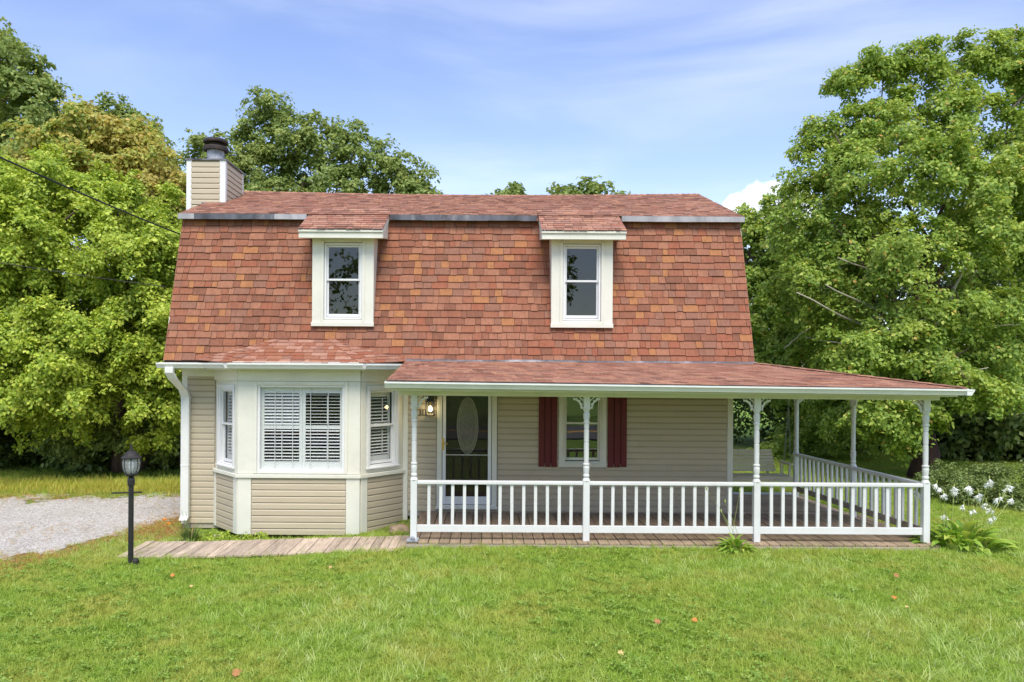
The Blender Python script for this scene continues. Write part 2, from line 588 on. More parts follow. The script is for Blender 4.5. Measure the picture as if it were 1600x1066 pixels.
def fbm(x, y, s, seed=0.0, oct=4):
    return np.array([mnoise.fractal(Vector((a * s, b * s, seed)), 1.0, 2.0, oct) for a, b in zip(x, y)])


def drive_field(X, Y):
    """>0 inside the gravel drive (metres from its edge)"""
    front = np.where(X < -6.93, 11.7 + 0.5 * (X + 6.93), np.minimum(14.5, 11.7 + 3.4 * (X + 6.93)))
    front = np.where(X > -5.5, 99, front)
    back = 17.5 + 0.05 * (X + 8)
    d = np.minimum(Y - front, back - Y)
    d = np.minimum(d, -5.60 - X)
    return d


gx = axis(-17, 17, 0.25, -420, 420)
gy = axis(-4, 30, 0.25, -420, 420)
GX, GY = np.meshgrid(gx, gy)
fx, fy = GX.ravel(), GY.ravel()
near = (np.abs(fx) < 20) & (fy > 2) & (fy < 32)
bumpz = np.zeros_like(fx)
bumpz[near] = fbm(fx[near], fy[near], 0.9, 3.0) * 0.022
bumpz *= np.clip(-drive_field(fx, fy), 0, 1)
fz = gz(fx, fy) + bumpz - 0.02
V = np.stack([fx, fy, fz], 1)
nx, ny = len(gx), len(gy)
ii = np.arange(nx * ny).reshape(ny, nx)
q = np.stack([ii[:-1, :-1].ravel(), ii[:-1, 1:].ravel(), ii[1:, 1:].ravel(), ii[1:, :-1].ravel()], 1)
T = np.concatenate([q[:, [0, 1, 2]], q[:, [0, 2, 3]]])
lawn = fastmesh('lawn', V, T, groundmat())
tag(lawn, None, None, None, 'structure')
lawn.data.polygons.foreach_set('use_smooth', [True] * len(lawn.data.polygons))

patch = np.zeros_like(fx)
patch[near] = fbm(fx[near], fy[near], 0.35, 9.0)
df = drive_field(fx, fy)
inview = (np.abs(fx - 0.033 * fy) < 0.70 * fy + 2.2) & (fy > 5.2) & (fy < 26) & (np.abs(fx) < 17)
house_fp = ((fx > -5.7) & (fx < 4.7) & (fy > 14.2)) | ((fx > -5.0) & (fx < -1.5) & (fy > 13.45))
deck_fp = ((fx > -1.3) & (fx < 7.0) & (fy > 11.75) & (fy < 16.8))
walk_fp = (fx > -5.35) & (fx < -1.2) & (fy > 11.65) & (fy < 12.75)
free = inview & ~house_fp & ~deck_fp & ~walk_fp
drive_out = np.clip(0.55 - df / 0.8, 0, 1)
dens = np.where(free, 1.0, 0.0) * drive_out
shade_l = (fx < -5.4) & (fy > 19.4)
shade_r = (fx > 9) & (fy > 18.5)
dryness = np.clip(1.4 - np.abs(np.clip(-df - 0.1, 0, 9)) / np.where(fx > -6.9, 2.0, 1.1), 0, 1) * (fx < -5) * (fy < 16) + np.clip(1 - np.abs(fy - 18.3) / 1.3, 0, 1) * (fx < -5.2)
dryness = np.clip(dryness, 0, 1)


def attr(name, arr):
    a = lawn.data.attributes.new(name, 'FLOAT', 'POINT')
    a.data.foreach_set('value', np.asarray(arr, dtype=np.float32))


attr('dry', np.clip(dryness + 0.25 * (patch > 0.25), 0, 1))
lod = np.where(fy < 13, 1.0, np.where(fy < 17, 0.60, 0.50))
green = dens * np.where((fx > -5.2) & (fx < -1.3) & (fy > 12.6), 0.4, 1) * (1 - 0.75 * dryness) * np.where(shade_l, 0.25, 1) * lod
attr('grass_short', 520 * green * np.clip(1.0 + 0.5 * patch, 0.5, 1.5))
attr('grass_clover', 34 * green * np.clip(0.25 + 2.0 * patch, 0, 1.2))
attr('grass_long', 60 * green * np.clip(0.35 - 2.2 * patch, 0, 1.8) * (fy < 13.5))
edge = np.where(inview, 1.0, 0) * (((np.abs(fy - 11.55) < 0.2) & (fx > -1.3) & (fx < 7.2)) | ((np.abs(fy - 11.45) < 0.2) & (fx > -5.4) & (fx < -1.2)) | ((np.abs(fy - 13.0) < 0.25) & (fx > -5.2) & (fx < -1.4)))
attr('grass_edge', 130 * edge)
attr('grass_dry', 330 * dens * dryness * np.clip(0.9 + patch * 1.6, 0.2, 1.5) * np.where(fy > 16, 0.45, 1))
attr('grass_verge', 150 * dens * np.clip(1 - np.abs(fy - 18.6) / 1.2, 0, 1) * (fx < -5.3))
attr('grass_drive', np.where(free & (df > 0) & (df < 4), 45.0 * np.clip(0.02 + 2.4 * patch, 0, 1) + 420 * np.clip(0.9 - df, 0, 0.8) * np.clip(0.45 + 2.2 * patch, 0.05, 1), 0))

# gravel drive: ragged sheet
cell = 0.05
ax = np.arange(-24, -5.5, cell)
ay = np.arange(8.0, 18.6, cell)
AX, AY = np.meshgrid(ax, ay)
dd = drive_field(AX.ravel(), AY.ravel())
rag = np.zeros(dd.shape)
bm = (dd > -1.2) & (dd < 1.5) & (AX.ravel() > -15)
rag[bm] = fbm(AX.ravel()[bm], AY.ravel()[bm], 1.0, 5.0, 8) * 1.0 + NR.normal(size=int(bm.sum())) * 0.16
keep = (dd + rag > 0.05).reshape(AX.shape)
Vg = np.stack([AX.ravel(), AY.ravel(), gz(AX.ravel(), AY.ravel()) - 0.012], 1)
nb = np.zeros(dd.shape)
nb[dd > -1] = 0
ii = np.arange(AX.size).reshape(AX.shape)
kk = keep[:-1, :-1] & keep[1:, 1:] & keep[:-1, 1:] & keep[1:, :-1]
q = np.stack([ii[:-1, :-1][kk], ii[:-1, 1:][kk], ii[1:, 1:][kk], ii[1:, :-1][kk]], 1)
used = np.unique(q)
remap = np.full(AX.size, -1)
remap[used] = np.arange(len(used))
q = remap[q]
Vg = Vg[used]


def gravelmat():
    m, t = newmat('gravel')
    L = t.links.new
    out = N(t, 'ShaderNodeOutputMaterial')
    b = N(t, 'ShaderNodeBsdfPrincipled', inp={'Roughness': 0.95, 'Specular IOR Level': 0.1})
    g = N(t, 'ShaderNodeNewGeometry')
    v = N(t, 'ShaderNodeTexVoronoi', inp={'Scale': 38.0})
    L(g.outputs['Position'], v.inputs['Vector'])
    n = N(t, 'ShaderNodeTexNoise', inp={'Scale': 1.1, 'Detail': 7.0, 'Roughness': 0.65})
    L(g.outputs['Position'], n.inputs['Vector'])
    sp = N(t, 'ShaderNodeSeparateXYZ')
    L(v.outputs['Color'], sp.inputs[0])
    k = Mth(t, 'ADD', Mth(t, 'MULTIPLY', sp.outputs[0], 0.62), Mth(t, 'MULTIPLY', n.outputs['Fac'], 0.45))
    c = ramp(t, k, [(0.18, (0.28, 0.245, 0.205)), (0.5, (0.48, 0.44, 0.39)), (0.85, (0.64, 0.605, 0.555))])
    n3 = N(t, 'ShaderNodeTexNoise', inp={'Scale': 0.8, 'Detail': 8.0, 'Roughness': 0.7})
    L(g.outputs['Position'], n3.inputs['Vector'])
    mr = N(t, 'ShaderNodeMapRange', inp={'From Min': 0.55, 'From Max': 0.72, 'To Min': 0.0, 'To Max': 0.6})
    L(n3.outputs['Fac'], mr.inputs['Value'])
    mx = N(t, 'ShaderNodeMix', data_type='RGBA')
    L(mr.outputs[0], mx.inputs['Factor'])
    L(c, mx.inputs['A'])
    mx.inputs['B'].default_value = (0.34, 0.285, 0.19, 1)
    L(mx.outputs['Result'], b.inputs['Base Color'])
    bp = N(t, 'ShaderNodeBump', inp={'Strength': 1.0, 'Distance': 0.02})
    L(v.outputs['Distance'], bp.inputs['Height'])
    L(bp.outputs[0], b.inputs['Normal'])
    L(b.outputs[0], out.inputs[0])
    return m


drv = fastmesh('gravel_driveway', Vg, np.concatenate([q[:, [0, 1, 2]], q[:, [0, 2, 3]]]), gravelmat(), kind='structure')
da = drv.data.attributes.new('stones', 'FLOAT', 'POINT')
da.data.foreach_set('value', np.where(Vg[:, 0] > -0.66 * Vg[:, 1] - 1.5, 170.0, 0).astype(np.float32))

# road behind the camera, mirrored in the porch window
rmat = mat('asphalt', (0.10, 0.095, 0.09), 0.9, 0.2, 3, 0.4, 60)
g = G()
g.box(-90, 90, -8.6, -1.6, -0.3, 0.035)
g.build('road', rmat, kind='structure')
g = G()
ymat = mat('yellow_road_paint', (0.75, 0.38, 0.03), 0.7, 0.1, 4)
g.box(-90, 90, -5.40, -5.15, 0.034, 0.039)
g.box(-90, 90, -5.0, -4.75, 0.034, 0.039)
g.build('road_markings', ymat, kind='structure')

# ------------------------------------------------------------------ shingles
WIDTHS = [0.10, 0.13, 0.16, 0.20, 0.24, 0.29]


def rows(length, n, expo, x0f=None, x1f=None, skip=None):
    """tabs of a roof plane: (u0, u1, v, tone, full)"""
    out = []
    for r in range(n):
        v = r * expo
        a = x0f(v) if x0f else 0.0
        b = x1f(v) if x1f else length
        u = a - RNG.random() * 0.2
        prev = -1
        while u < b:
            w = RNG.choice(WIDTHS)
            t = RNG.choices(range(8), TW)[0]
            if t == prev:
                t = RNG.choices(range(8), TW)[0]
            prev = t
            c0, c1 = max(u, a), min(u + w, b)
            if c1 - c0 > 0.02 and not (skip and skip((c0 + c1) / 2, v)):
                out.append((c0, c1, v, t, c0 == u and c1 == u + w, w))
            u += w
    return out


def tab(g, fr, u0, u1, v, expo, thick, m, jit=0.0, gap=0.0035):
    n1 = thick
    v0, v1 = v + jit, v + expo * 1.03
    q = [fr.p(u0 + gap, v0, 0), fr.p(u1 - gap, v0, 0), fr.p(u1 - gap, v0, n1), fr.p(u0 + gap, v0, n1),
         fr.p(u0 + gap, v1, -0.002), fr.p(u1 - gap, v1, -0.002), fr.p(u1 - gap, v1, 0.001), fr.p(u0 + gap, v1, 0.001)]
    g.hexa(q, m)


def joined_rows(name, fr, tabs, expo, thick, mats, parent, warp=None, kind='stuff'):
    g = G()
    for (a, b, v, t, full, w) in tabs:
        tab(g, fr, a, b, v, expo, thick * RNG.uniform(0.7, 1.3), t, RNG.choice((-0.009, 0.0, 0.004)) + RNG.uniform(-0.002, 0.002))
    if warp:
        g.v = [(x, y, z + warp(x, y, z)) for x, y, z in g.v]
    return g.build(name, mats, parent, kind=kind)


# ------------------------------------------------------------------ house
XL, XR = -5.65, 4.585
YB = 20.72
house = thing('house', (-0.5, YW, 0.0), 'beige sided two storey house with red shingle gambrel roof and two dormers', 'house')
FW = Fr((0, YW, 0), (1, 0, 0), (0, 0, 1), (0, -1, 0))          # front wall, u is world x
DOOR = (-0.88, 0.17, 0.22, 2.42)
WIN = (1.44, 2.17, 1.06, 2.38)
BAYH = (-5.02, -1.56, -0.05, 2.72)

g = G()
FW.wall(g, XL, XR, -0.2, 2.86, -0.14, 0.0, [DOOR, WIN, BAYH])
fwall = g.build('front_wall', M['sheath'], house)
g = G()
g.box(XL, XL + 0.14, YW + 0.14, YB, -0.2, 2.86)
g.build('side_wall', M['siding'], house)
g = G()
g.box(XR - 0.14, XR, YW + 0.14, YB, -0.2, 2.86)
g.build('side_wall', M['siding'], house)
g = G()
g.box(XL, XR, YB, YB + 0.14, -0.2, 2.86)
g.build('back_wall', M['siding'], house)
g = G()
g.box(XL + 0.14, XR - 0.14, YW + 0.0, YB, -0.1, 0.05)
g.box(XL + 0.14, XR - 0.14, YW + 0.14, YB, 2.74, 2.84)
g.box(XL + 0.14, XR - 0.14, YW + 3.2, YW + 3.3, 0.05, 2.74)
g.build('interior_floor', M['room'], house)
# gable ends
for x in (XL, XR - 0.14):
    g = G()
    g.prism([(x, 14.30, 2.86), (x, 14.62, 5.58), (x, 17.5, 6.70), (x, 20.38, 5.58), (x, 20.70, 2.86)], (0.14, 0, 0))
    g.build('gable_wall', M['siding'], house)


def board(name, fr, parent, u0, u1, z0, z1, m, low=0.026, top=0.003):
    # dutch-lap profile: flat face, then a cove running back to the top edge
    g = G()
    h = z1 - z0
    prof = [(0, 0), (low, 0), (low - 0.002, h * 0.70), (low * 0.55, h * 0.84), (top, h * 0.93), (top, h), (0, h)]
    g.prism([fr.p(u0, z0 + z, n) for n, z in prof], fr.u * (u1 - u0))
    return g.build(name, m, parent, origin=fr.p((u0 + u1) / 2, z0, 0))


def siding(parent, fr, u0, u1, z0, z1, expo, holes=(), off=0.0):
    k = 0
    z = z0
    while z < z1 - 0.02:
        zt = min(z + expo, z1)
        segs = [(u0, u1)]
        for h in holes:
            ov = min(zt, h[3]) - max(z, h[2])
            if ov > 0.4 * (zt - z):
                ns = []
                for a, b in segs:
                    if h[1] <= a or h[0] >= b:
                        ns.append((a, b))
                        continue
                    if h[0] > a: ns.append((a, h[0]))
                    if h[1] < b: ns.append((h[1], b))
                segs = ns
        cut = []
        for a, b in segs:
            if b - a > 2.0:
                m_ = RNG.uniform(a + 0.5, b - 0.5)
                cut += [(a, m_ - 0.002), (m_ + 0.002, b)]
            else:
                cut.append((a, b))
        for a, b in cut:
            if b - a > 0.02:
                board('siding_board', fr, parent, a, b, z, zt, M['siding'])
        z += expo


siding(fwall, FW, XL + 0.09, -5.06, -0.10, 2.70, 0.112)
siding(fwall, FW, -1.45, XR - 0.09, 0.15, 2.60, 0.112, [(-0.93, 0.22, 0.0, 2.6), (1.38, 2.23, 0.98, 2.6)])
# corner trims
g = G()
FW.box(g, XL - 0.02, XL + 0.085, -0.12, 2.72, 0.0, 0.028)
g.box(XL - 0.02, XL + 0.0, YW, YW + 0.10, -0.12, 2.72)
g.build('corner_trim', M['cream'], house, bevel=0.004)
g = G()
FW.box(g, XR - 0.085, XR + 0.02, 0.13, 2.6, 0.0, 0.028)
g.box(XR, XR + 0.02, YW, YW + 0.10, 0.13, 2.6)
g.build('corner_trim', M['cream'], house, bevel=0.004)
g = G()
FW.box(g, -1.545, -1.455, -0.06, 2.62, 0.0, 0.03)
g.build('corner_trim', M['cream'], house, bevel=0.004)
# soffit and frieze board on the left part
g = G()
g.box(-5.80, -5.03, 13.69, YW, 2.762, 2.784)
g.box(XL - 0.02, -5.05, YW - 0.034, YW - 0.004, 2.63, 2.760)
g.build('soffit', M['cream'], house)


def window(parent, fr, u0, u1, z0, z1, zm, own=None, glass=None, casing=0.0, grey=False, sill=True, white=None, base=0.0):
    """double hung window: outer frame, two sashes, two panes. u0..z1 is the outside of the sashes"""
    wm = white or M['vinyl_white']
    g = G()
    fr.ring(g, u0 - 0.035, u1 + 0.035, z0 - 0.05, z1 + 0.04, 0.037, base - 0.10, base + 0.012)
    if casing:
        fr.ring(g, u0 - 0.035 - casing, u1 + 0.035 + casing, z0 - 0.05 - casing * 0.8, z1 + 0.04 + casing, casing, base - 0.02, base + 0.034)
    f = g.build('window' if own is None else 'window_frame', wm, parent, bevel=0.004)
    tgt = f if own is None else own
    for k, (a, b, dn) in enumerate(((zm - 0.012, z1, -0.030), (z0, zm + 0.022, -0.062))):
        g = G()
        fr.ring(g, u0, u1, a, b, 0.034, base + dn - 0.028, base + dn, wb=0.036 if k == 0 else 0.05, wt=0.034)
        if k == 1:
            fr.box(g, (u0 + u1) / 2 - 0.14, (u0 + u1) / 2 - 0.10, b, b + 0.012, base + dn - 0.02, base + dn + 0.012)
            fr.box(g, (u0 + u1) / 2 + 0.10, (u0 + u1) / 2 + 0.14, b, b + 0.012, base + dn - 0.02, base + dn + 0.012)
        g.build('sash', wm, tgt, bevel=0.003)
        g = G()
        fr.box(g, u0 + 0.03, u1 - 0.03, a + 0.032, b - 0.03, base + dn - 0.017, base + dn - 0.012)
        g.build('pane', glass or M['glass'], tgt)
    if sill:
        g = G()
        fr.box(g, u0 - 0.05 - casing, u1 + 0.05 + casing, z0 - 0.075, z0 - 0.048, base - 0.02, base + 0.055)
        g.build('sill', wm, tgt, bevel=0.003)
    return f


pw = window(house, FW, 1.475, 2.125, 1.10, 2.34, 1.79, glass=M['porchglass'], casing=0.085, white=M['cream'], base=0.0)
tag(pw, 'porch window mirroring the lawn and the yellow road line')

# maroon board shutters beside the porch window
for (a, b) in ((0.975, 1.335), (2.262, 2.632)):
    n = (b - a) / 3
    sh = link('shutter', G().mesh('shutter', M['maroon']), house, FW.p((a + b) / 2, 1.0, 0))
    g = G()
    FW.box(g, a + 0.012, b - 0.016, 1.05, 2.36, 0.0275, 0.031)
    sh.data = g.mesh('shutter', M['maroon'], WL[sh.name])
    for k in range(3):
        g = G()
        dz = RNG.uniform(-0.006, 0.006)
        FW.box(g, a + k * n + 0.006, a + (k + 1) * n - 0.012, 0.985 + dz, 2.42, 0.0315, 0.056)
        g.build('shutter_board', M['maroon'], sh, bevel=0.004)

# front door behind a full-glass storm door
g = G()
FW.ring(g, -0.915, 0.205, 0.235, 2.46, 0.095, -0.02, 0.045, wb=0.03)
FW.box(g, -0.93, 0.22, 0.195, 0.24, 0.0, 0.10)
fd = g.build('front_door', M['cream'], house, bevel=0.004)
g = G()
FW.ring(g, -0.81, 0.10, 0.275, 2.36, 0.062, -0.005, 0.030, wb=0.145)
FW.box(g, -0.75, 0.04, 1.188, 1.200, 0.006, 0.02, 0)
g.build('storm_door_frame', M['vinyl_white'], fd, bevel=0.004)
g = G()
FW.box(g, -0.752, 0.042, 0.415, 1.189, 0.008, 0.013)
g.build('pane', M['stormglass'], fd)
g = G()
FW.box(g, -0.752, 0.042, 1.199, 2.30, 0.008, 0.013)
g.build('pane', M['stormglass'], fd)
g = G()
FW.box(g, -0.84, 0.13, 0.26, 2.40, -0.10, -0.055)
g.build('door_slab', M['door'], fd)
# leaded oval light
g = G()
oc, orx, orz = (-0.345, 1.735), 0.195, 0.525


def oval(s, n=40):
    return [(oc[0] + orx * s * math.cos(2 * math.pi * k / n), oc[1] + orz * s * math.sin(2 * math.pi * k / n)) for k in range(n)]


g.prism([FW.p(a, b, -0.056) for a, b in oval(1.0)], FW.n * 0.008)
og = g.build('oval_glass', M['frost'], fd)
g = G()
for s in (1.0, 0.86, 0.78):
    pts = [FW.p(a, b, -0.046) for a, b in oval(s)]
    g.tube(pts + pts[:1], 0.0075 if s == 1.0 else 0.0045, 5)
for sgn in (-1, 1):
    for ph in (0.0, math.pi):
        pts = []
        for k in range(31):
            z = -0.40 + 0.80 * k / 30
            env = math.cos(z / 0.45 * math.pi / 2)
            pts.append(FW.p(oc[0] + sgn * 0.085 * env * abs(math.sin(z * 11 + ph / 2)) + sgn * 0.012, oc[1] + z, -0.045))
        g.tube(pts, 0.0035, 4)
    for zc in (-0.12, 0.0, 0.12):
        pts = [FW.p(oc[0] + sgn * (0.06 + 0.05 * math.cos(2 * math.pi * k / 12)), oc[1] + zc + 0.06 * math.sin(2 * math.pi * k / 12), -0.045) for k in range(13)]
        g.tube(pts, 0.0035, 4)
pts = [FW.p(oc[0], oc[1] + z, -0.045) for z in (-0.45, 0.45)]
g.tube(pts, 0.0035, 4)
g.build('leading', M['cames'], fd)
g = G()
FW.box(g, -0.815, -0.780, 1.29, 1.51, 0.030, 0.040)
g.tube([FW.p(-0.797, 1.415, 0.04), FW.p(-0.797, 1.415, 0.085), FW.p(-0.71, 1.405, 0.09)], [0.012, 0.012, 0.009], 8)
g.lathe(FW.p(-0.797, 1.33, 0.045), [(0.001, -0.015), (0.015, -0.01), (0.015, 0.01), (0.001, 0.015)], 8)
g.build('handle', M['brass'], fd, smooth=False, bevel=0.002)

# ------------------------------------------------------------------ bay window
BD = 13.50
BL, BR = -4.367, -2.226
JL, JR = -5.045, -1.545
bay = link('bay', G().mesh('bay', M['cream']), house, ((BL + BR) / 2, BD, -0.14))
BF = Fr((BL, BD, 0), (1, 0, 0), (0, 0, 1), (0, -1, 0))
bw = BR - BL
uR = Vector((JR - BR, YW - BD, 0)).normalized()
BRF = Fr((BR, BD, 0), uR, (0, 0, 1), (uR.y, -uR.x, 0))
uL = Vector((BL - JL, BD - YW, 0)).normalized()
BLF = Fr((JL, YW, 0), uL, (0, 0, 1), (uL.y, -uL.x, 0))
SLEN = (Vector((JR, YW, 0)) - Vector((BR, BD, 0))).length
BZ0, SILL, BZ1 = -0.14, 0.86, 2.78
wu0, wu1, wz0, wz1 = 0.33, 1.875, 0.955, 2.505        # front bay window opening
g = G()
BF.wall(g, 0, bw, BZ0, BZ1, -0.10, 0.0, [(wu0, wu1, wz0, wz1)])
BRF.wall(g, 0, SLEN, BZ0, BZ1, -0.10, 0.0, [(0.20, 0.86, 1.03, 2.43)])
BLF.wall(g, 0, SLEN, BZ0, BZ1, -0.10, 0.0, [(SLEN - 0.86, SLEN - 0.20, 1.03, 2.43)])
g.prism([(JL, YW, 0.02), (BL, BD + 0.1, 0.02), (BR, BD + 0.1, 0.02), (JR, YW, 0.02)], (0, 0, 0.03))
g.prism([(JL, YW, 2.74), (BL, BD + 0.1, 2.74), (BR, BD + 0.1, 2.74), (JR, YW, 2.74)], (0, 0, 0.03))
g.build('bay_wall', M['cream'], bay)
# corner boards below and above the sill band
for (fr_, a, b, th) in ((BF, -0.008, 0.235, 0.034), (BF, bw - 0.235, bw + 0.008, 0.034), (BRF, 0.012, 0.155, 0.032), (BLF, SLEN - 0.155, SLEN - 0.012, 0.032), (BLF, 0.0, 0.085, 0.032)):
    g = G()
    fr_.box(g, a, b, BZ0, SILL, 0.001, th)
    g.build('corner_board', M['cream'], bay, bevel=0.005)
# frieze and casings above
g = G()
BF.box(g, -0.012, bw + 0.012, 2.565, BZ1, 0.001, 0.036)
BRF.box(g, 0.012, SLEN, 2.565, BZ1, 0.001, 0.034)
BLF.box(g, 0, SLEN - 0.012, 2.565, BZ1, 0.001, 0.034)
g.build('frieze_board', M['cream'], bay, bevel=0.004)
g = G()
BF.box(g, -0.008, wu0 - 0.055, SILL + 0.07, 2.56, 0.001, 0.026)
BF.box(g, wu1 + 0.055, bw + 0.008, SILL + 0.07, 2.56, 0.001, 0.026)
BF.ring(g, wu0 - 0.06, wu1 + 0.06, wz0 - 0.02, wz1 + 0.055, 0.062, 0.001, 0.042, wb=0.02)
BRF.box(g, 0.012, 0.115, SILL + 0.07, 2.56, 0.001, 0.024)
BLF.box(g, SLEN - 0.115, SLEN - 0.012, SILL + 0.07, 2.56, 0.001, 0.024)
g.build('casing', M['cream'], bay, bevel=0.005)
# sill band running round the three sides
g = G()
BF.box(g, -0.03, bw + 0.03, SILL, SILL + 0.065, 0.0, 0.062)
BRF.box(g, 0.0, SLEN, SILL, SILL + 0.064, 0.0, 0.060)
BLF.box(g, 0.0, SLEN, SILL, SILL + 0.064, 0.0, 0.060)
g.build('sill_band', M['cream'], bay, bevel=0.006)
siding(bay, BF, 0.243, bw - 0.243, BZ0, SILL - 0.01, 0.1135)
siding(bay, BRF, 0.165, SLEN - 0.02, BZ0, SILL - 0.01, 0.1135)
siding(bay, BLF, 0.095, SLEN - 0.165, BZ0, SILL - 0.01, 0.1135)
# front picture window: frame, panes and muntins
g = G()
BF.ring(g, wu0 + 0.002, wu1 - 0.002, wz0 + 0.002, wz1 - 0.002, 0.045, -0.09, 0.012, wb=0.05)
g.build('window_frame', M['vinyl_white'], bay, bevel=0.004)
cu = (wu0 + wu1) / 2 + 0.005
for (a, b) in ((wu0 + 0.045, cu), (cu, wu1 - 0.045)):
    g = G()
    BF.box(g, a + 0.001, b - 0.001, wz0 + 0.05, wz1 - 0.045, -0.032, -0.027)
    g.build('pane', M['glass'], bay)
for u in (0.632, 0.945, 1.26, 1.573):
    g = G()
    BF.box(g, u - 0.005, u + 0.005, wz0 + 0.05, wz1 - 0.045, -0.046, -0.036)
    g.build('muntin', M['vinyl_white'], bay)
# side windows
window(bay, BRF, 0.235, 0.825, 1.075, 2.395, 1.765, own=bay, casing=0.05, sill=True)
window(bay, BLF, SLEN - 0.825, SLEN - 0.235, 1.075, 2.395, 1.765, own=bay, casing=0.05, sill=True)


def blind(label, fr, u0, u1, z0, z1, zmid, n0, tilts, rods, mid=0.07, bot=0.14, top=0.11, stile=0.055, pitch=0.0585):
    """plantation shutter panel standing inside a window"""
    t = thing('window_blind', fr.p((u0 + u1) / 2, z0, n0), label, 'window blind', 'louvred blinds in the bay windows')
    g = G()
    fr.box(g, u0, u0 + stile, z0, z1, n0 - 0.03, n0)
    fr.box(g, u1 - stile, u1, z0, z1, n0 - 0.03, n0)
    fr.box(g, u0 + stile, u1 - stile, z0, z0 + bot, n0 - 0.028, n0 - 0.002)
    fr.box(g, u0 + stile, u1 - stile, zmid - mid / 2, zmid + mid / 2, n0 - 0.028, n0 - 0.002)
    fr.box(g, u0 + stile, u1 - stile, z1 - top, z1, n0 - 0.028, n0 - 0.002)
    g.build('frame', M['vinyl_white'], t, bevel=0.003)
    for (a, b, tl) in ((z0 + bot, zmid - mid / 2, tilts[1]), (zmid + mid / 2, z1 - top, tilts[0])):
        n = max(1, round((b - a) / pitch))
        pz = (b - a) / n
        me = None
        for k in range(n):
            zc = a + (k + 0.5) * pz
            if me is None:
                g = G()
                hw = 0.034
                w = fr.u * (u1 - u0 - 2 * stile - 0.006) / 2
                dn, dv = fr.n * (math.cos(tl) * hw), fr.v * (-math.sin(tl) * hw)
                tn, tv = fr.n * (math.sin(tl) * 0.0045), fr.v * (math.cos(tl) * 0.0045)
                prof = [-dn - dv, tn + tv, dn + dv, -tn - tv]
                g.prism([p - w for p in prof], w * 2)
                me = g.mesh('louver', M['vinyl_white'])
            link('louver', me, t, fr.p((u0 + u1) / 2, zc, n0 - 0.015))
    for u in rods:
        g = G()
        fr.box(g, u - 0.006, u + 0.006, z0 + bot + 0.04, zmid - 0.05, n0 + 0.016, n0 + 0.028)
        fr.box(g, u - 0.006, u + 0.006, zmid + 0.05, z1 - top - 0.04, n0 + 0.016, n0 + 0.028)
        g.build('tilt_rod', M['vinyl_white'], t)
    return t


iz0, iz1 = wz0 + 0.05, wz1 - 0.045
blind('white louvred blind in the front bay window, half with the tighter closed upper slats', BF, wu0 + 0.047, cu - 0.001, iz0, iz1, 1.75, -0.075, (rad(36), rad(17)), (0.752,))
blind('white louvred blind in the front bay window, half with wide open dark upper slats', BF, cu + 0.001, wu1 - 0.047, iz0, iz1, 1.75, -0.075, (rad(8), rad(18)), (1.555,))
blind('white louvred blind in the angled bay window beside the porch', BRF, 0.24, 0.82, 1.08, 2.39, 1.765, -0.13, (rad(22), rad(22)), (0.61,), stile=0.05)
blind('white louvred blind in the angled bay window beside the downspout', BLF, SLEN - 0.82, SLEN - 0.24, 1.08, 2.39, 1.765, -0.13, (rad(34), rad(28)), (SLEN - 0.55,), stile=0.05)

# ------------------------------------------------------------------ roofs of the house
EZ, EY, TZ, TY, RZ, RY = 2.925, 13.70, 5.645, 14.55, 6.83, 17.5
RXL, RXR = -5.79, 4.81
slope = Vector((0, TY - EY, TZ - EZ))
SR = Fr((RXL, EY, EZ), (1, 0, 0), slope, (0, -(TZ - EZ), TY - EY))
SLN = slope.length
DORM = [(-2.607, 'left'), (1.722, 'right')]
dh = [(c - 0.50 - RXL, c + 0.50 - RXL, 0.70, 2.62) for c, _ in DORM]
g = G()
SR.wall(g, 0.012, RXR - RXL - 0.012, -0.02, SLN, -0.10, -0.003, dh)
g.box(RXL + 0.02, RXR - 0.02, EY + 0.02, YW, 2.845, 2.885)
sroof = g.build('steep_roof', M['felt'], house)
EXPO = 0.1412


tabs = []
for (a, b, v, t, full, w) in rows(RXR - RXL, 20, EXPO):
    for h in dh:                                        # no tabs inside the dormers
        if v > 0.66 and a < h[1] and b > h[0]:
            if a >= h[0] and b <= h[1]:
                a = b
            elif a < h[0]:
                b, full = h[0] + 0.005, False
            else:
                a, full = h[1] - 0.005, False
    if b - a > 0.015:
        tabs.append((a, b, v, t, full, w))


def seen(tb):
    u = (tb[0] + tb[1]) / 2 + RXL
    v = tb[2]
    if v < 0.3 and -5.2 < u < -1.3: return False            # behind the bay roof
    if v > 2.4 and any(abs(u - c) < 0.8 for c, _ in DORM): return False
    return tb[4]


order = sorted([i for i, tb in enumerate(tabs) if seen(tb)], key=lambda i: -tabs[i][5] + 0.02 * RNG.random())
single = set(order[:300])
cache = {}
for i in single:
    a, b, v, t, full, w = tabs[i]
    k = (round(w, 3), t)
    if k not in cache:
        g = G()
        tab(g, Fr((0, 0, 0), SR.u, SR.v, SR.n), -w / 2, w / 2, 0, EXPO, 0.019, 0)
        cache[k] = g.mesh('shingle', SH[t])
    link('shingle', cache[k], sroof, SR.p((a + b) / 2, v + RNG.choice((-0.009, 0.0, 0.004)) + RNG.uniform(-0.002, 0.002), RNG.uniform(-0.003, 0.004)))
joined_rows('shingles', SR, [tb for i, tb in enumerate(tabs) if i not in single], EXPO, 0.019, SH, sroof)

# upper, low-pitched roof with its sagging ridge
UY, UZ = 14.40, 5.695
us = Vector((0, RY - UY, RZ - UZ))
UR = Fr((RXL - 0.02, UY, UZ), (1, 0, 0), us, (0, -(RZ - UZ), RY - UY))


def sag(x, y, z):
    return -0.06 * math.sin(max(0, min(1, (x - RXL) / (RXR - RXL))) * math.pi) * max(0, (y - UY) / (RY - UY)) if y <= RY + 0.02 else 0


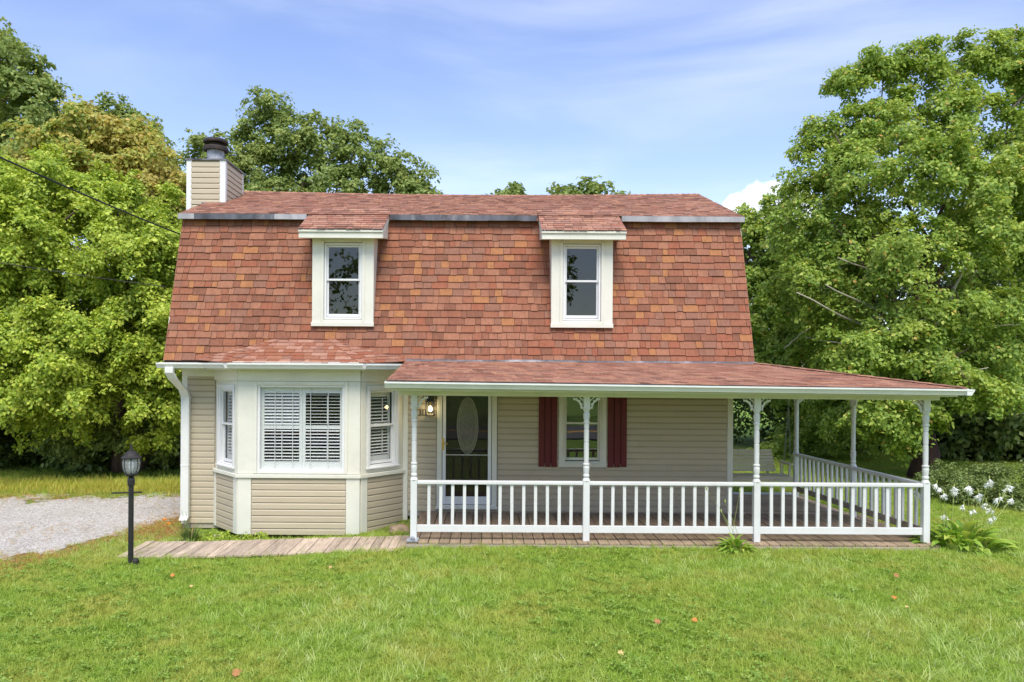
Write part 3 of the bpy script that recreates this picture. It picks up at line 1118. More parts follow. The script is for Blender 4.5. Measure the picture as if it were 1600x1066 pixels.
g = G()
for k in range(16):
    a = RXL - 0.02 + (RXR - RXL + 0.04) * k / 16
    b = RXL - 0.02 + (RXR - RXL + 0.04) * (k + 1) / 16
    za, zb = sag(a, RY, 0), sag(b, RY, 0)
    g.hexa([(a, UY + 0.03, UZ - 0.10), (b, UY + 0.03, UZ - 0.10), (b, RY, RZ - 0.09 + zb), (a, RY, RZ - 0.09 + za),
            (a, UY + 0.03, UZ - 0.002), (b, UY + 0.03, UZ - 0.002), (b, RY, RZ - 0.008 + zb), (a, RY, RZ - 0.008 + za)])
    g.hexa([(a, RY, RZ - 0.09 + za), (b, RY, RZ - 0.09 + zb), (b, 20.6, UZ - 0.1), (a, 20.6, UZ - 0.1),
            (a, RY, RZ - 0.008 + za), (b, RY, RZ - 0.008 + zb), (b, 20.6, UZ), (a, 20.6, UZ)])
g.hexa([(RXL, 20.45, 5.6), (RXR, 20.45, 5.6), (RXR, 21.30, 2.9), (RXL, 21.30, 2.9), (RXL, 20.5, 5.7), (RXR, 20.5, 5.7), (RXR, 21.38, 2.9), (RXL, 21.38, 2.9)])
uroof = g.build('upper_roof', SH2[0], house)
joined_rows('shingles', UR, rows(RXR - RXL + 0.04, 24, us.length / 24), us.length / 24, 0.011, SH2, uroof, sag)
# ridge caps
g = G()
x = RXL - 0.02
k = 0
while x < RXR:
    b = min(x + 0.15, RXR + 0.03)
    s0 = sag(x, RY, 0)
    m = RNG.randrange(8)
    t0, t1 = 0.014, 0.004
    g.hexa([(x, RY - 0.14, RZ - 0.052 + s0), (b, RY - 0.14, RZ - 0.052 + s0), (b, RY, RZ - 0.002 + s0), (x, RY, RZ - 0.002 + s0),
            (x, RY - 0.14, RZ - 0.036 + s0), (b, RY - 0.14, RZ - 0.046 + s0), (b, RY, RZ + 0.006 + s0), (x, RY, RZ + 0.016 + s0)], m)
    x += 0.135
g.build('ridge_caps', SH2, uroof, kind='stuff')
# weathered drip flashing along the knuckle
for (a, b) in ((RXL - 0.03, -3.40), (-1.83, 0.93), (2.53, RXR + 0.03)):
    g = G()
    n = max(2, int((b - a) / 0.30))
    run = 1 if a < -5 else 0
    for k in range(n):
        if RNG.random() < 0.28: run = 1 - run
        x0, x1 = a + (b - a) * k / n, a + (b - a) * (k + 1) / n
        w0 = RNG.uniform(-0.004, 0.004)
        g.box(x0, x1, UY - 0.022 + w0 * 0.5, UY + 0.025, UZ - 0.105 + w0, UZ - 0.004, run)
    g.build('flashing', [M['flash'], M['flash_old']], house)
# rake boards at both gable ends (thin edge seen under the shingles)
for x0, x1 in ((RXL + 0.0, RXL + 0.02), (RXR - 0.02, RXR)):
    g = G()
    SR.box(g, x0 - RXL, x1 - RXL, -0.01, SLN, -0.16, -0.002)
    g.build('rake_board', M['cream'], house)


def hip_plane(name, pts_eave, pts_top, n, mats, parent, expo):
    pass


# ---- bay roof: three planes dying into the steep roof
bz = 2.885
ea = [Vector((-5.16, 13.90, bz)), Vector((BL - 0.10, BD - 0.28, bz)), Vector((BR + 0.10, BD - 0.28, bz)), Vector((-1.36, 13.90, bz))]


def on_steep(x, z):
    return Vector((x, EY + (z - EZ) * (TY - EY) / (TZ - EZ), z))


ztop = 3.31
tl, tr = on_steep(-3.80, ztop), on_steep(-2.80, ztop)
eL, eR = on_steep(-5.22, 2.93), on_steep(-1.33, 2.93)
broof = link('bay_roof', G().mesh('bay_roof', M['cream']), house, ((BL + BR) / 2, BD, bz))
g = G()
g.prism([ea[0], ea[1], ea[2], ea[3]], (0, 0, 0.02))
broof.data = g.mesh('bay_roof', M['cream'], WL[broof.name])


def tri_tabs(a, b, c, d, expo, thick, mats, parent, name='shingles'):
    """tabs over the quad a-b (eave, left to right) and d-c (top, left to right)"""
    a, b, c, d = Vector(a), Vector(b), Vector(c), Vector(d)
    u = (b - a).normalized()
    nrm = u.cross(d - a)
    if nrm.length < 1e-4: nrm = u.cross(c - a)
    nrm.normalize()
    v = nrm.cross(u)
    fr = Fr(a, u, v, nrm)
    H = (c - a).dot(v)
    H2 = (d - a).dot(v)
    ub = (b - a).length
    ut0, ut1 = (d - a).dot(u), (c - a).dot(u)
    n = max(1, round(H / expo))
    e = H / n
    tb = rows(ub, n, e, lambda q: ut0 * min(1, q / max(H2, 1e-3)), lambda q: ub + (ut1 - ub) * q / H)
    g = G()
    g.add([a, b, c, d], [(0, 1, 2, 3)])
    g.v = [tuple(Vector(p) - nrm * 0.004) for p in g.v]
    for (p, q2, vv, t, full, w) in tb:
        tab(g, fr, p, q2, vv, e, thick * RNG.uniform(0.7, 1.3), t, RNG.uniform(-0.003, 0.003))
    return g.build(name, mats, parent, kind='stuff')


MIX = [SH[0], SH[1], SH2[2], SH[7], SH2[1], SH[5], SH2[0], SH2[0]]
tri_tabs(ea[1], ea[2], tr, tl, 0.105, 0.010, MIX, broof)
tri_tabs(ea[2], eR, tr, tr, 0.105, 0.010, MIX, broof)
tri_tabs(eL, ea[1], tl, tl, 0.105, 0.010, MIX, broof)
for (p, q2) in ((ea[1], tl), (ea[2], tr)):
    g = G()
    d = q2 - p
    n = 6
    for k in range(n):
        s0, s1 = p + d * (k / n), p + d * ((k + 1.08) / n)
        sx = Vector((0.075, 0, 0))
        up = Vector((0, -0.01, 0.02))
        g.hexa([s0 - sx, s0 + sx, s1 + sx, s1 - sx, s0 - sx * 0.9 + up, s0 + sx * 0.9 + up, s1 + sx * 0.9 + up * 0.4, s1 - sx * 0.9 + up * 0.4], RNG.randrange(8))
    g.build('hip_cap', MIX, broof, kind='stuff')

# ---- gutters of the house and the bay
GP = [(0.0, 0.0), (0.075, 0.0), (0.080, 0.012), (0.105, 0.055), (0.118, 0.066), (0.118, 0.092), (0.104, 0.092), (0.100, 0.075), (0.012, 0.075), (0.008, 0.098), (0.0, 0.098)]


def gutter(name, a, b, out, parent, m, caps=True, prof=GP, sc=1.0):
    a, b, o = Vector(a), Vector(b), Vector(out).normalized()
    g = G()
    n = len(prof)
    A = [a + o * p[0] * sc + Vector((0, 0, p[1] * sc)) for p in prof]
    B = [b + o * p[0] * sc + Vector((0, 0, p[1] * sc)) for p in prof]
    g.add(A + B, [tuple(range(n)), tuple(range(2 * n - 1, n - 1, -1))] + [(i, n + i, n + (i + 1) % n, (i + 1) % n) for i in range(n)])
    return g.build(name, m, parent)


gutter('gutter', (-5.87, 13.69, 2.785), (-4.98, 13.69, 2.785), (0, -1, 0), house, M['alu'])
gL = Vector((BL - 0.09, BD - 0.27, 2.785))
gR = Vector((BR + 0.09, BD - 0.27, 2.785))
gutter('gutter', (-4.98, 13.68, 2.786), gL, (-0.63, -0.78, 0), house, M['alu'])
gutter('gutter', gL, gR, (0, -1, 0), house, M['alu'])
gutter('gutter', gR, (-1.50, 13.68, 2.786), (0.63, -0.78, 0), house, M['alu'])
# bay soffit between wall and gutter
g = G()
g.prism([(-5.02, 13.70, 2.762), (BL - 0.09, BD - 0.27, 2.762), (BR + 0.09, BD - 0.27, 2.762), (-1.50, 13.70, 2.762), (-1.54, YW, 2.762), (-5.04, YW, 2.762)], (0, 0, 0.022))
g.build('soffit', M['cream'], house)
# left downspout
dx = (293 - VX) * 14.1 / FPX + 0.0
g = G()


def rect_tube(g, pts, w, d):
    pts = [Vector(p) for p in pts]
    vs, fs = [], []
    for i, p in enumerate(pts):
        for sx, sy in ((-1, -1), (1, -1), (1, 1), (-1, 1)):
            vs.append(p + Vector((sx * w / 2, sy * d / 2, 0)))
    for i in range(len(pts) - 1):
        for k in range(4):
            k2 = (k + 1) % 4
            fs.append((i * 4 + k, i * 4 + k2, i * 4 + 4 + k2, i * 4 + 4 + k))
    fs += [(3, 2, 1, 0), tuple(len(pts) * 4 - 4 + k for k in range(4))]
    g.add(vs, fs)


rect_tube(g, [(-5.64, 13.62, 2.80), (-5.64, 13.62, 2.70), (-5.615, 13.72, 2.58), (-5.575, 14.08, 2.38), (-5.57, 14.18, 2.24), (-5.57, 14.18, 1.0), (-5.57, 14.18, 0.04), (-5.57, 14.10, -0.02)], 0.15, 0.09)
rect_tube(g, [(-5.57, 14.18, 0.96), (-5.57, 14.18, 1.0)], 0.156, 0.096)
rect_tube(g, [(-5.57, 14.18, 2.2), (-5.57, 14.18, 2.26)], 0.156, 0.096)
g.build('downspout', M['alu'], house, bevel=0.008)

# ------------------------------------------------------------------ dormers
for c, side in DORM:
    dm = link('dormer', G().mesh('dormer', M['cream']), house, (c, 13.87, 3.55))
    DF = Fr((c, 13.865, 0), (1, 0, 0), (0, 0, 1), (0, -1, 0))
    hw = 0.552
    z0, z1 = 3.585, 5.20
    g = G()
    DF.wall(g, -hw, hw, z0, z1, -0.06, 0.0, [(-0.345, 0.345, 3.68, 5.08)])
    # cheeks die into the slope
    for sx in (-1, 1):
        xa = c + sx * hw
        xb = c + sx * (hw - 0.04)
        yb = lambda z: EY + (z - EZ) * (TY - EY) / (TZ - EZ) + 0.03
        poly = [(xa, 13.925, z0), (xa, yb(z0) + 0.02, z0), (xa, yb(5.25), 5.25), (xa, 13.925, 5.25)]
        g.prism(poly, (xb - xa, 0, 0))
    dm.data = g.mesh('dormer', M['cream'], WL[dm.name])
    g = G()
    for sx in (-1, 1):
        a, b = (sx * 0.385, sx * (hw + 0.004))
        DF.box(g, min(a, b), max(a, b), z0 + 0.02, z1 - 0.02, 0.001, 0.024)
    DF.box(g, -0.384, 0.384, 5.09, z1 - 0.02, 0.001, 0.016)
    g.build('casing', M['cream'], dm, bevel=0.004)
    g = G()
    for sx in (-1, 1):
        a, b = (sx * 0.345, sx * 0.40)
        DF.box(g, min(a, b), max(a, b), z0 + 0.05, 5.10, 0.001, 0.040)
    g.build('casing', M['cream'], dm, bevel=0.004)
    window(dm, DF, -0.305, 0.305, 3.735, 5.03, 4.40, own=dm, sill=False, glass=M['atticglass'], base=-0.005)
    g = G()
    DF.box(g, -hw - 0.015, hw + 0.015, z0 - 0.03, z0 + 0.045, 0.0, 0.055)
    DF.box(g, -0.38, 0.38, z0 + 0.045, z0 + 0.085, 0.0, 0.035)
    g.build('sill', M['cream'], dm, bevel=0.005)
    # hood: shed roof running on from the upper slope
    hx = 0.735
    hy, hz = 13.60, 5.265
    ty, tz = 14.86, 5.70 + (14.86 - UY) * (RZ - UZ) / (RY - UY) + 0.012
    g = G()
    g.hexa([(c - hx, hy + 0.03, hz - 0.135), (c + hx, hy + 0.03, hz - 0.135), (c + hx, 14.5, hz - 0.02), (c - hx, 14.5, hz - 0.02),
            (c - hx, hy + 0.03, hz - 0.012), (c + hx, hy + 0.03, hz - 0.012), (c + hx, ty - 0.05, tz - 0.03), (c - hx, ty - 0.05, tz - 0.03)])
    g.build('hood', M['cream'], dm)
    g = G()
    g.box(c - hx - 0.012, c + hx + 0.012, hy + 0.002, hy + 0.03, hz - 0.15, hz - 0.045)
    g.box(c - hx - 0.02, c + hx + 0.02, hy - 0.022, hy + 0.02, hz - 0.045, hz - 0.006)
    for sx in (-1, 1):
        xa = c + sx * (hx + 0.018)
        xb = c + sx * hx
        g.prism([(xa, hy + 0.03, hz - 0.15), (xa, 14.42, 5.56), (xa, 14.42, 5.69), (xa, hy + 0.03, hz - 0.006)], (xb - xa, 0, 0))
    g.build('fascia', M['cream'], dm, bevel=0.004)
    v = Vector((0, ty - hy, tz - hz))
    HR = Fr((c - hx - 0.025, hy - 0.035, hz + 0.002), (1, 0, 0), v, (0, -(tz - hz), ty - hy))
    n = 10
    joined_rows('shingles', HR, rows(2 * hx + 0.05, n, v.length / n), v.length / n, 0.012, SH2, dm)
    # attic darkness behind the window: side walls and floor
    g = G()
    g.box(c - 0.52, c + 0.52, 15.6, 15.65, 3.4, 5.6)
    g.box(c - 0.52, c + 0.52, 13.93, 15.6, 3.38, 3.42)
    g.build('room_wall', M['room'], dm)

# ------------------------------------------------------------------ chimney
CY0, CY1, CX0, CX1, CZ = 15.80, 16.95, -6.19, -5.43, 7.07
chim = link('chimney', G().mesh('chimney', M['sheath']), house, ((CX0 + CX1) / 2, CY0, 0.0))
g = G()
g.box(CX0, CX1, CY0, CY1, -0.15, CZ)
chim.data = g.mesh('chimney', M['sheath'], WL[chim.name])
CF = Fr((CX0, CY0, 0), (1, 0, 0), (0, 0, 1), (0, -1, 0))
CR = Fr((CX1, CY0, 0), (0, 1, 0), (0, 0, 1), (1, 0, 0))
siding(chim, CF, 0.07, CX1 - CX0 - 0.085, 6.05, CZ - 0.01, 0.111)
siding(chim, CR, 0.06, CY1 - CY0 - 0.06, 6.05, CZ - 0.01, 0.111)
g = G()
CF.box(g, -0.024, 0.085, 4.0, CZ, 0.0, 0.024)
CF.box(g, CX1 - CX0 - 0.10, CX1 - CX0 + 0.024, 4.0, CZ, 0.0, 0.024)
CR.box(g, -0.001, 0.085, 4.0, CZ, 0.0, 0.0235)
CR.box(g, CY1 - CY0 - 0.085, CY1 - CY0, 4.0, CZ, 0.0, 0.0235)
g.build('corner_trim', M['vinyl_white'], chim, bevel=0.005)
g = G()
g.box(CX0 - 0.045, CX1 + 0.045, CY0 - 0.045, CY1 + 0.045, CZ, CZ + 0.028)
g.build('chase_cover', M['flash'], chim)
fc = ((335 - VX) * 16.38 / FPX, 16.38, CZ + 0.02)
g = G()
g.lathe(fc, [(0.21, 0.0), (0.20, 0.03), (0.178, 0.05), (0.178, 0.30), (0.176, 0.36)], 28)
g.build('flue_pipe', M['galv'], chim, smooth=False)
g = G()
g.lathe((fc[0], fc[1], fc[2] + 0.33), [(0.18, 0.0), (0.255, 0.0), (0.258, 0.055), (0.252, 0.085), (0.20, 0.10), (0.15, 0.10), (0.15, 0.16), (0.25, 0.165), (0.26, 0.185), (0.255, 0.22), (0.20, 0.255), (0.05, 0.265)], 28)
g.build('rain_cap', M['rust'], chim)
g = G()
g.prism([(CX1 + 0.03, CY0 - 0.06, 6.16), (CX0 + 0.3, CY0 - 0.06, 6.16), (CX0 + 0.3, CY0, 6.20), (CX1 + 0.03, CY0, 6.20)], (0, 0, 0.018))
g.build('base_flashing', M['flash'], chim)

# ------------------------------------------------------------------ porch
PY = 11.95
porch = thing('porch', (2.8, 12.9, 0.05), 'white railed wraparound porch with turned posts and a low shingle roof', 'porch')
PX = [-1.12, 1.57, 4.23, 6.87]
PZB = lambda x: 2.385 - 0.028 * (x + 1.12) / 8.0        # underside of the beam, settling to the right
SX = lambda y: 6.87 - 0.30 * (y - PY) / (16.2 - PY)      # side railing line

# deck
deck = link('deck', G().mesh('deck', M['rim']), porch, (2.8, 12.9, 0.0))
g = G()
g.box(-1.20, 7.0, 11.80, 11.838, -0.06, DEC - 0.030)
g.box(-1.19, -1.15, 11.838, YW - 0.03, -0.06, DEC - 0.04)
for y in (12.4, 13.0, 13.6, 14.15):
    g.box(-1.14, 6.98, y, y + 0.04, -0.06, DEC - 0.034)
g.box(4.62, 7.0, 16.66, 16.70, -0.06, DEC - 0.034)
g.prism([(7.0, 11.80, -0.06), (7.0, 11.80, DEC - 0.03), (6.72, 16.7, DEC - 0.03), (6.72, 16.7, -0.06)], (-0.04, 0, 0))
deck.data = g.mesh('deck', M['rim'], WL[deck.name])
nb_ = 50
bwid = (7.01 + 1.21) / nb_
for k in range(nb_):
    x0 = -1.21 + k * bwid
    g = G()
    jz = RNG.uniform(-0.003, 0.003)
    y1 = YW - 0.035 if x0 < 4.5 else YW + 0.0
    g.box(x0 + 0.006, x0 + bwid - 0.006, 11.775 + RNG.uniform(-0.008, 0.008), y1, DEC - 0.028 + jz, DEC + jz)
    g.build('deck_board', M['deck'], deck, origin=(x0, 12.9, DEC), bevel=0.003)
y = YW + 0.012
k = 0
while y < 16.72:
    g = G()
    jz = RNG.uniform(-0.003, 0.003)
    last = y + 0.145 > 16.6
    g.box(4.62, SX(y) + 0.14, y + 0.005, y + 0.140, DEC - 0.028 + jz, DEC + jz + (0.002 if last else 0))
    g.build('deck_board', M['white'] if last else M['deck_lightened'], deck, origin=(5.7, y, DEC), bevel=0.003)
    y += 0.145
# front rim board lies over the joist ends
g = G()
g.box(-1.22, 7.02, 11.755, 11.797, -0.03, DEC - 0.033)
g.build('rim_board', M['rim'], porch, bevel=0.004)


def post(x, y, zt, wide=0.10, railz=1.07):
    z0 = DEC
    p = link('post', G().mesh('post', M['white']), porch, (x, y, z0))
    g = G()
    h = wide / 2
    g.box(x - h, x + h, y - h, y + h, z0, railz)
    r = h * 0.96
    T0 = railz
    T1 = zt - 0.17
    L_ = T1 - T0
    prof = [(h * 1.28, -0.004), (h * 0.98, 0.030), (h * 0.72, 0.045), (h * 0.98, 0.065), (h * 1.0, 0.085), (h * 0.80, 0.105), (h * 0.94, 0.16), (h * 1.0, 0.20), (h * 0.86, 0.235),
            (h * 1.04, 0.245), (h * 1.04, 0.265), (h * 0.74, 0.275), (h * 0.76, 0.31)]
    for f in (0.34, 0.52, 0.54, 0.70, 0.72):
        z = f * L_
        if f in (0.52, 0.70):
            prof += [(h * 0.80, z - 0.005), (h * 0.70, z)]
        elif f in (0.54, 0.72):
            prof += [(h * 0.70, z - 0.004), (h * 0.80, z)]
        else:
            prof += [(h * 0.80, z)]
    prof += [(h * 0.78, L_ - 0.24), (h * 0.98, L_ - 0.235), (h * 0.98, L_ - 0.215), (h * 0.80, L_ - 0.20), (h * 1.02, L_ - 0.14), (h * 0.98, L_ - 0.09), (h * 0.78, L_ - 0.06), (h * 0.96, L_ - 0.045), (h * 1.28, L_ + 0.002)]
    g.lathe((x, y, T0), prof, 20)
    g.box(x - h, x + h, y - h, y + h, T1, zt + 0.004)
    p.data = g.mesh('post', M['white'], WL[p.name])
    b = p.modifiers.new('edge', 'BEVEL')
    b.width = 0.004
    b.limit_method = 'ANGLE'
    b.angle_limit = rad(60)
    return p


def bracket(parent, x, y, zt, dirv, h=0.05):
    """scalloped quarter-round bracket between post and beam"""
    d = Vector(dirv).normalized()
    side = Vector((-d.y, d.x, 0))
    base = Vector((x, y, zt)) + d * h
    o, w = [], 0.16
    outer, inner = [], []
    n = 16
    for k in range(n + 1):
        t = k / n * math.pi / 2
        # arc centre at the free lower corner
        cx, cz = w, -w * 1.15
        r = w * 0.93 + (0.007 * (1 if (k % 4) < 2 else -1))
        outer.append((cx - r * math.cos(t), cz + r * 1.15 * math.sin(t)))
        r2 = w * 0.74
        inner.append((cx - r2 * math.cos(t), cz + r2 * 1.15 * math.sin(t)))
    up = [(0, -w * 1.15), (0, -0.001), (w, -0.001)]
    poly = [(0, -w * 1.18)] + [(max(0, a), min(-0.001, b)) for a, b in outer] + [(w, -0.035)] + inner[::-1]
    g = G()
    # strips: arc board plus short spur to the corner
    pts = []
    P3 = lambda a, b, s: base + d * a + Vector((0, 0, b)) + side * s
    t_ = 0.016
    for k in range(n):
        a0, a1, b1, b0 = outer[k], outer[k + 1], inner[k + 1], inner[k]
        q = [a0, a1, b1, b0]
        q = [(max(0.0, u), min(-0.0005, v)) for u, v in q]
        g.hexa([P3(*p, -t_) for p in q] + [P3(*p, t_) for p in q])
    q = [(0, -0.075), (0.075, -0.0), (0.055, 0.0), (0, -0.055)]
    g.hexa([P3(*p, -t_ * 0.9) for p in q] + [P3(*p, t_ * 0.9) for p in q])
    return g.build('bracket', M['white'], parent)


posts = []
for i, x in enumerate(PX):
    p = post(x, PY, PZB(x))
    posts.append(p)
    if i < 3: bracket(p, x, PY, PZB(x), (1, 0, 0))
    if i > 0: bracket(p, x, PY, PZB(x), (-1, 0, 0))
    if i == 3: bracket(p, x, PY, PZB(x), (-0.07, 1, 0))
pm = post(SX(14.0), 14.0, PZB(6.8), 0.095)
pb = post(SX(16.2), 16.2, PZB(6.6), 0.095)
bracket(pm, SX(14.0), 14.0, PZB(6.8), (0.07, -1, 0))
bracket(pm, SX(14.0), 14.0, PZB(6.8), (-0.07, 1, 0))
bracket(pb, SX(16.2), 16.2, PZB(6.6), (0.07, -1, 0))
# bracket plate at the foot of the left post
g = G()
g.box(-1.215, -1.035, 11.76, 11.96, DEC, DEC + 0.035)
g.lathe((-1.12, 11.79, DEC + 0.06), [(0.03, -0.03), (0.035, 0.0), (0.02, 0.025)], 10)
g.build('post_foot', M['galv'], porch, bevel=0.006)


def railing(a, b, n, tan=False):
    a, b = Vector(a), Vector(b)
    d = (b - a).normalized()
    s = Vector((-d.y, d.x, 0))
    mid = (a + b) / 2
    r = link('railing', G().mesh('railing', M['white']), porch, (mid.x, mid.y, DEC))

    def bar(nm, z0, z1, hw, m, shift=0.0):
        g = G()
        q = []
        for z in (z0, z1):
            q += [a - s * hw + s * shift + Vector((0, 0, z)), b - s * hw + s * shift + Vector((0, 0, z)), b + s * hw + s * shift + Vector((0, 0, z)), a + s * hw + s * shift + Vector((0, 0, z))]
        g.hexa(q)
        return g
    g = bar('top_rail', 1.0, 1.058, 0.045, M['white'])
    r.data = g.mesh('railing', M['white'], WL[r.name])
    bv = r.modifiers.new('edge', 'BEVEL')
    bv.width = 0.012
    bv.segments = 2
    g = bar('bottom_rail', 0.255, 0.365, 0.022, M['white'], 0.0)
    g.build('bottom_rail', M['rim'] if tan else M['white'], r, bevel=0.005)
    g0 = G()
    h = 0.024
    g0.box(-h, h, -0.019, 0.019, -0.368, 0.368)
    me = g0.mesh('baluster', M['white'])
    L_ = (b - a).length
    ang = math.atan2(d.y, d.x)
    for k in range(n):
        t = (k + 1) / (n + 1)
        c = a + d * (L_ * t)
        o = link('baluster', me, r, (c.x, c.y, 0.633))
        o.rotation_euler = (RNG.uniform(-0.006, 0.006), RNG.uniform(-0.006, 0.006), ang)
    return r


for i in range(3):
    railing((PX[i] + 0.05, PY, 0), (PX[i + 1] - 0.05, PY, 0), 13)
railing((SX(12.0), 12.0, 0), (SX(13.955), 13.955, 0), 10, True)
railing((SX(14.045), 14.045, 0), (SX(16.155), 16.155, 0), 11, True)

# beams, ceiling
g = G()
g.hexa([(-1.36, PY - 0.05, PZB(-1.36)), (7.06, PY - 0.05, PZB(7.06)), (7.06, PY + 0.05, PZB(7.06)), (-1.36, PY + 0.05, PZB(-1.36)),
        (-1.36, PY - 0.05, PZB(-1.36) + 0.17), (7.06, PY - 0.05, PZB(7.06) + 0.15), (7.06, PY + 0.05, PZB(7.06) + 0.15), (-1.36, PY + 0.05, PZB(-1.36) + 0.17)])
g.build('beam', M['cream'], porch, bevel=0.004)
g = G()
x0, x1 = SX(12.02), SX(16.5)
zb = PZB(6.8)
g.hexa([(x0 - 0.05, 12.02, zb), (x0 + 0.05, 12.02, zb), (x1 + 0.05, 16.6, zb), (x1 - 0.05, 16.6, zb), (x0 - 0.05, 12.02, zb + 0.14), (x0 + 0.05, 12.02, zb + 0.14), (x1 + 0.05, 16.6, zb + 0.14), (x1 - 0.05, 16.6, zb + 0.14)])
g.build('beam', M['cream'], porch, bevel=0.004)
g = G()
g.box(-1.36, 7.0, PY + 0.06, YW - 0.03, 2.50, 2.52)
g.box(4.62, 6.8, YW, 16.7, 2.50, 2.52, 1)
g.build('ceiling', [M['ceil'], M['white']], porch)  # unseen; brown tone darkens the porch, white tone brightens the side deck
g = G()
g.prism([(-1.34, PY + 0.03, 2.40), (-1.34, YW - 0.04, 2.40), (-1.34, YW - 0.04, 2.86), (-1.34, PY + 0.03, 2.56)], (0.03, 0, 0))
g.build('end_board', M['cream'], porch)

# porch roof: front plane, hip, side plane
eyl, zl, zr = 11.52, 2.635, 2.560
A = Vector((-1.50, eyl, zl))
B = Vector((7.17, eyl, zr))
Cc = Vector((4.83, 13.66, 2.925))
Dd = Vector((-1.44, 13.66, 2.935))
E1 = Vector((6.95, 17.0, zr))
E2 = Vector((4.72, 17.0, 2.925))
proof = link('porch_roof', G().mesh('porch_roof', M['cream']), porch, (2.8, 12.6, 2.6))
g = G()
dn = Vector((0, 0, -0.05))
g.hexa([A + dn, B + dn, Cc + dn, Dd + dn, A, B, Cc, Dd])
g.hexa([B + dn, E1 + dn, E2 + dn, Cc + dn, B, E1, E2, Cc])
g.v = [(x, y, z - 0.045) for x, y, z in g.v]
proof.data = g.mesh('porch_roof', M['cream'], WL[proof.name])


def quad_tabs(A, B, C, D, n, thick, mats, parent):
    """bilinear tabs over A-B (eave) to D-C (top)"""
    A, B, C, D = map(Vector, (A, B, C, D))
    nrm = (B - A).cross(D - A).normalized()
    g = G()
    for r in range(n):
        v0, v1 = r / n, min(1.0, (r + 1.04) / n)
        L0, R0 = A.lerp(D, v0), B.lerp(C, v0)
        L1, R1 = A.lerp(D, v1), B.lerp(C, v1)
        ln = (R0 - L0).length
        u = -RNG.random() * 0.2
        while u < ln:
            w = RNG.choice(WIDTHS)
            a, b = max(0, u) / ln, min(u + w, ln) / ln
            if b - a > 0.002:
                j = RNG.uniform(-0.12, 0.12) / n
                th = thick * RNG.uniform(0.7, 1.35)
                bl, br = L0.lerp(R0, a) + (D - A) * j * 0.4, L0.lerp(R0, b) + (D - A) * j * 0.4
                tl_, tr_ = L1.lerp(R1, a), L1.lerp(R1, b)
                e = (R0 - L0).normalized() * 0.002
                g.hexa([bl + e, br - e, br - e + nrm * th, bl + e + nrm * th, tl_ + e - nrm * 0.003, tr_ - e - nrm * 0.003, tr_ - e + nrm * 0.001, tl_ + e + nrm * 0.001], RNG.choices(range(8), TW)[0])
            u += w
    return g.build('shingles', mats, parent, kind='stuff')


fo = Vector((0, -0.05, -0.008))
quad_tabs(A + fo, B + fo + Vector((0.04, 0, 0)), Cc, Dd, 16, 0.012, SH2, proof)
quad_tabs(B + Vector((0.05, -0.05, -0.008)), E1, E2, Cc, 16, 0.012, SH2, proof)
g = G()
n = 15
for k in range(n):
    s0, s1 = B.lerp(Cc, k / n) + Vector((0.02, -0.02, 0)), B.lerp(Cc, (k + 1.1) / n)
    sx = Vector((0.08, 0.08, -0.008))
    up = Vector((0, 0, 0.020))
    g.hexa([s0 - sx, s0 + sx, s1 + sx, s1 - sx, s0 - sx * 0.9 + up, s0 + sx * 0.9 + up, s1 + sx * 0.9 + up * 0.5, s1 - sx * 0.9 + up * 0.5], RNG.randrange(8))
g.build('hip_cap', SH2, proof, kind='stuff')
g = G()
for k in range(24):
    p0, p1 = Dd.lerp(Cc, k / 24), Dd.lerp(Cc, (k + 1) / 24)
    j = RNG.uniform(0.0, 0.012)
    up = Vector((0, -0.012, 0.018 + j))
    bk = Vector((0, 0.05, 0.012))
    g.hexa([p0 + Vector((0, -0.03, 0.0)), p1 + Vector((0, -0.03, 0.0)), p1 + bk, p0 + bk, p0 + up, p1 + up, p1 + bk + up, p0 + bk + up])
g.build('wall_flashing', M['flash'], porch)
# drip edge, fascia, gutter
g = G()
g.hexa([A + Vector((0, -0.02, -0.075)), B + Vector((0, -0.02, -0.075)), B + Vector((0, 0.0, -0.075)), A + Vector((0, 0, -0.075)), A + Vector((0, -0.02, -0.012)), B + Vector((0, -0.02, -0.012)), B + Vector((0, 0, -0.012)), A + Vector((0, 0, -0.012))])
g.build('drip_edge', M['flash'], porch)
g = G()
g.hexa([(-1.46, 11.54, 2.47), (7.12, 11.54, 2.425), (7.12, PY - 0.055, 2.43), (-1.46, PY - 0.055, 2.475), (-1.46, 11.54, 2.60), (7.12, 11.54, 2.53), (7.12, PY - 0.055, 2.60), (-1.46, PY - 0.055, 2.62)])
g.build('fascia', M['cream'], porch)
gutter('gutter', (-1.52, 11.515, 2.515), (7.26, 11.515, 2.452), (0, -1, 0), porch, M['alu'])
gutter('gutter', (7.17, 11.40, 2.452), (6.98, 17.0, 2.452), (1, 0.03, 0), porch, M['alu'])
# the side gutter's downspout
g = G()
q0 = Pt(1263, 624, 16.35)
q1 = Pt(1245, 645, 16.35)
g.tube([(q0.x + 0.12, 16.3, 2.46), (q0.x + 0.02, 16.3, 2.34), (q1.x, 16.35, 2.12), (q1.x, 16.36, 1.95), (q1.x, 16.36, DEC)], 0.045, 10)
g.build('downspout', M['alu'], porch)

